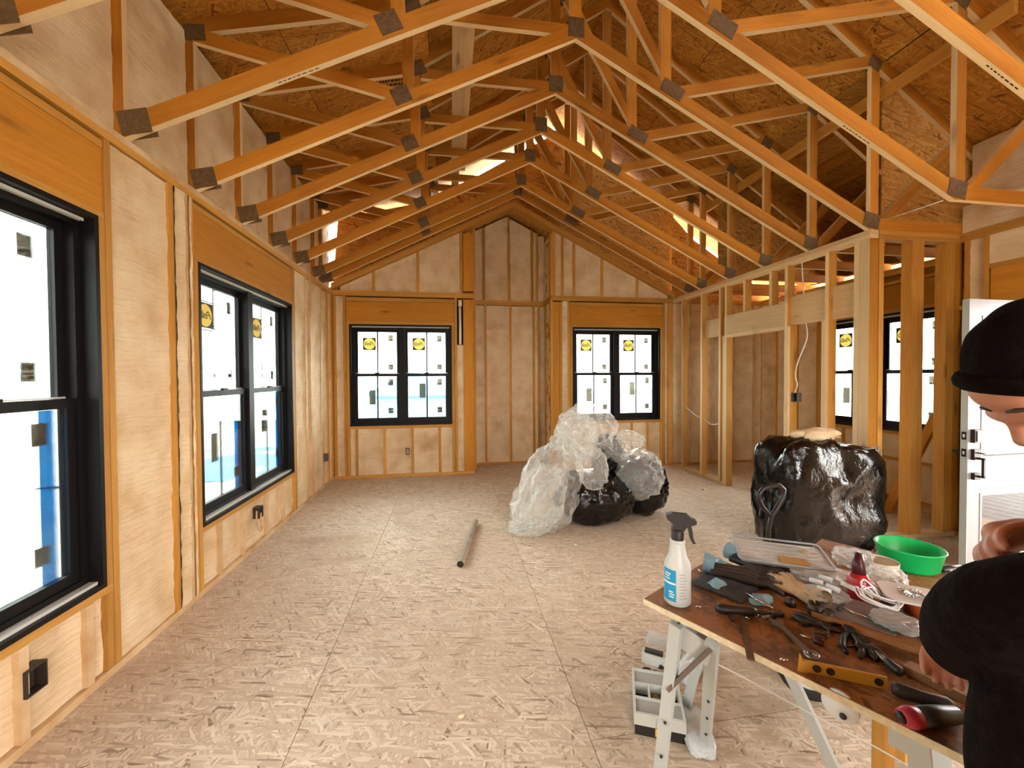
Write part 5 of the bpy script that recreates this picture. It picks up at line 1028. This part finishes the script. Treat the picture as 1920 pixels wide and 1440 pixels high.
def H(f, l, u): return HC+hf*f+hl*l+hu*u
def ell(c, rf, rl, ru, tilt=0.): return (None, Matrix.Translation(c) @ Matrix((hf*rf, hl*rl, hu*ru)).transposed().to_4x4())
neck = K(1.06, .565, 1.375)
hipc = K(1.02, .44, .95); feet = [K(.90, .34, 0), K(1.14, .50, 0)]
sl, el, hl_ = K(.90, .46, 1.235), K(.762, .60, 1.14), K(.895, .80, .955); sr, er, hr_ = K(1.20, .66, 1.27), K(1.25, .80, 1.08), K(1.03, .765, 1.205)
body = [ell(H(-.012, 0, .035), .098, .077, .088), ell(H(.022, 0, -.03), .068, .062, .085), ell(H(.045, 0, -.085), .035, .042, .03), ell(H(.078, 0, .012), .022, .055, .016), ell(H(.06, 0, .05), .04, .058, .04),
        ([H(.082, 0, .015), H(.094, 0, -.010), H(.101, 0, -.026)], [.011, .012, .013]), ell(H(.090, .013, -.030), .012, .010, .009), ell(H(.090, -.013, -.030), .012, .010, .009), ell(H(.083, 0, -.062), .014, .024, .008), ell(H(.080, 0, -.076), .014, .022, .009),
        ell(H(.062, .04, -.03), .02, .022, .022), ell(H(.062, -.04, -.03), .02, .022, .022), ell(H(-.005, .078, -.012), .022, .008, .032), ell(H(-.005, -.078, -.012), .022, .008, .032),
        ([H(-.03, 0, -.05), neck], [.055, .062]), ([neck, K(1.04, .50, 1.17), hipc], [.10, .13, .13]), ([sl, neck, sr], [.06, .07, .06]), ([sl, el, hl_], [.05, .04, .028]), ([sr, er, hr_], [.05, .04, .03])]
for k, f in enumerate(feet): kn = hipc.lerp(f, .5)+(-RL*.02+FL*.02); body.append(([hipc+(f-hipc)*.12, kn, f+Vector((0, 0, .09))], [.085, .06, .045])); body.append(([f+Vector((0, 0, .06)), f+Vector((0, 0, .04))-RL*.12+FL*.06], [.042, .034]))
def hand(w, d, side, curl):
    """palm and five fingers closing downward: w wrist, d pointing to the knuckles, side to the thumb"""
    d, side = d.normalized(), side.normalized(); dn = d.cross(side).normalized(); dn = dn if dn.z < 0 else -dn; out = [([w, w+d*.045, w+d*.085], [.026, .030, .028]), ([w+d*.05+side*.022, w+d*.085+side*.022], [.014, .012]), ([w+d*.05-side*.024, w+d*.08-side*.024], [.014, .011])]
    for k, (o_, ln) in enumerate(((.028, .070), (.010, .080), (-.009, .074), (-.027, .060))):
        b = w+d*.085+side*o_; q1 = b+(d*math.cos(curl*.5)+dn*math.sin(curl*.5))*ln*.45; q2 = q1+(d*math.cos(curl*1.4)+dn*math.sin(curl*1.4))*ln*.33; q3 = q2+(d*math.cos(curl*2.2)+dn*math.sin(curl*2.2))*ln*.26; out.append(([b, q1, q2, q3], [.0098, .0090, .0083, .0070]))
    b = w+d*.03+side*.026; out.append(([b, b+d*.03+side*.022+dn*.012, b+d*.058+side*.026+dn*.026, b+d*.078+side*.020+dn*.034], [.0125, .0108, .0098, .0078])); return out
dl = (hl_-el).normalized(); body += hand(hl_, dl, RL*.6-FL*.5, .75)
dr_ = (-RL*.96-Vector((0, 0, .12))+FL*.05); body += hand(hr_, dr_, FL*.6-Vector((0, 0, .8)), .55)
pe = union(body, .0042, SKIN, 'person', None, 4); tag(pe, 'person in black beanie and black hoodie bent over the table, seen from the side', 'person')
# hoodie, trousers, boots
hood = [([neck+Vector((0, 0, -.02)), K(1.04, .50, 1.17), hipc+Vector((0, 0, -.06))], [.11, .17, .18]), ([sl+Vector((0, 0, .0)), neck+Vector((0, 0, -.03)), sr], [.085, .10, .085]), ([sl, el, hl_-dl*.035], [.085, .082, .060]), ([sr, er, hr_-dr_.normalized()*.045], [.08, .07, .045]),
        ([neck+hu*.03-hf*.04+hl*.05, neck-hf*.08+Vector((0, 0, .0)), neck+hu*.03-hf*.04-hl*.05], [.035, .05, .035]), ([K(.90, .50, 1.10), K(.835, .57, 1.02), K(.825, .57, .88), K(.85, .55, .80)], [.09, .105, .12, .11])]
ho = union(hood, .009, HOOD, 'hoodie', pe, 4)
tr = []
for k, f in enumerate(feet): kn = hipc.lerp(f, .5)+(-RL*.02+FL*.02); tr.append(([hipc+Vector((0, 0, -.02)), hipc+(f-hipc)*.15, kn, f+Vector((0, 0, .13))], [.13, .105, .082, .07]))
union(tr, .012, JEAN, 'trousers', pe, 3)
for f in feet: union([([f+Vector((0, 0, .15)), f+Vector((0, 0, .055))], [.06, .056]), ([f+Vector((0, 0, .052)), f+Vector((0, 0, .048))-RL*.10+FL*.05, f+Vector((0, 0, .044))-RL*.16+FL*.08], [.052, .05, .042])], .008, BOOT, 'boot', pe, 2)
# beanie
hn = (Vector((0, 0, 1))*.98-RL*.10-FL*.1).normalized(); cc = H(-.014, 0, .035); bm = bmesh.new(); bmesh.ops.create_icosphere(bm, subdivisions=5, radius=1)
E_ = Matrix((hf*.115, hl*.092, hu*.118)).transposed()
for v in bm.verts:
    q = E_ @ v.co; q += q.normalized()*.004*nz(q.x*30, q.y*30, q.z*30); h_ = q.dot(hn)+.030
    if h_ < 0: q -= hn*h_
    v.co = cc+q
me = bpy.data.meshes.new('beanie'); bm.to_mesh(me); bm.free(); me.materials.append(BEAN); me.polygons.foreach_set('use_smooth', [True]*len(me.polygons)); bn = put('beanie', me, pe)
a_ = hn.cross(hl).normalized(); b_ = hn.cross(a_); ring = []; Ei = E_.inverted()
for k in range(40):
    dd = a_*math.cos(2*PI*k/40)+b_*math.sin(2*PI*k/40); o0 = hn*-.022; A, Bq, Cq = Ei @ dd, Ei @ o0, 0
    aa, bb_, c3 = A.dot(A), 2*A.dot(Bq), Bq.dot(Bq)-1; t = (-bb_+math.sqrt(max(0, bb_*bb_-4*aa*c3)))/(2*aa); ring.append(cc+o0+dd*(t-.004))
put('rolled_brim', tubemesh(ring, .016, BEAN, 10, closed=True), bn)
put('hair', blobmesh((.093, .079, .06), HAIRM, 4, .02, 3), pe, Matrix.Translation(H(-.022, 0, .0)) @ Matrix((hf, hl, hu)).transposed().to_4x4())
for s in (-1, 1):
    put('eyebrow', tubemesh([H(.094, s*.014, .030), H(.092, s*.03, .033), H(.078, s*.048, .026)], [.003, .0042, .002], HAIRM, 6), pe); put('eyelid', tubemesh([H(.086, s*.018, .004), H(.088, s*.030, .002), H(.076, s*.044, .004)], [.002, .003, .0015], HAIRM, 6), pe)
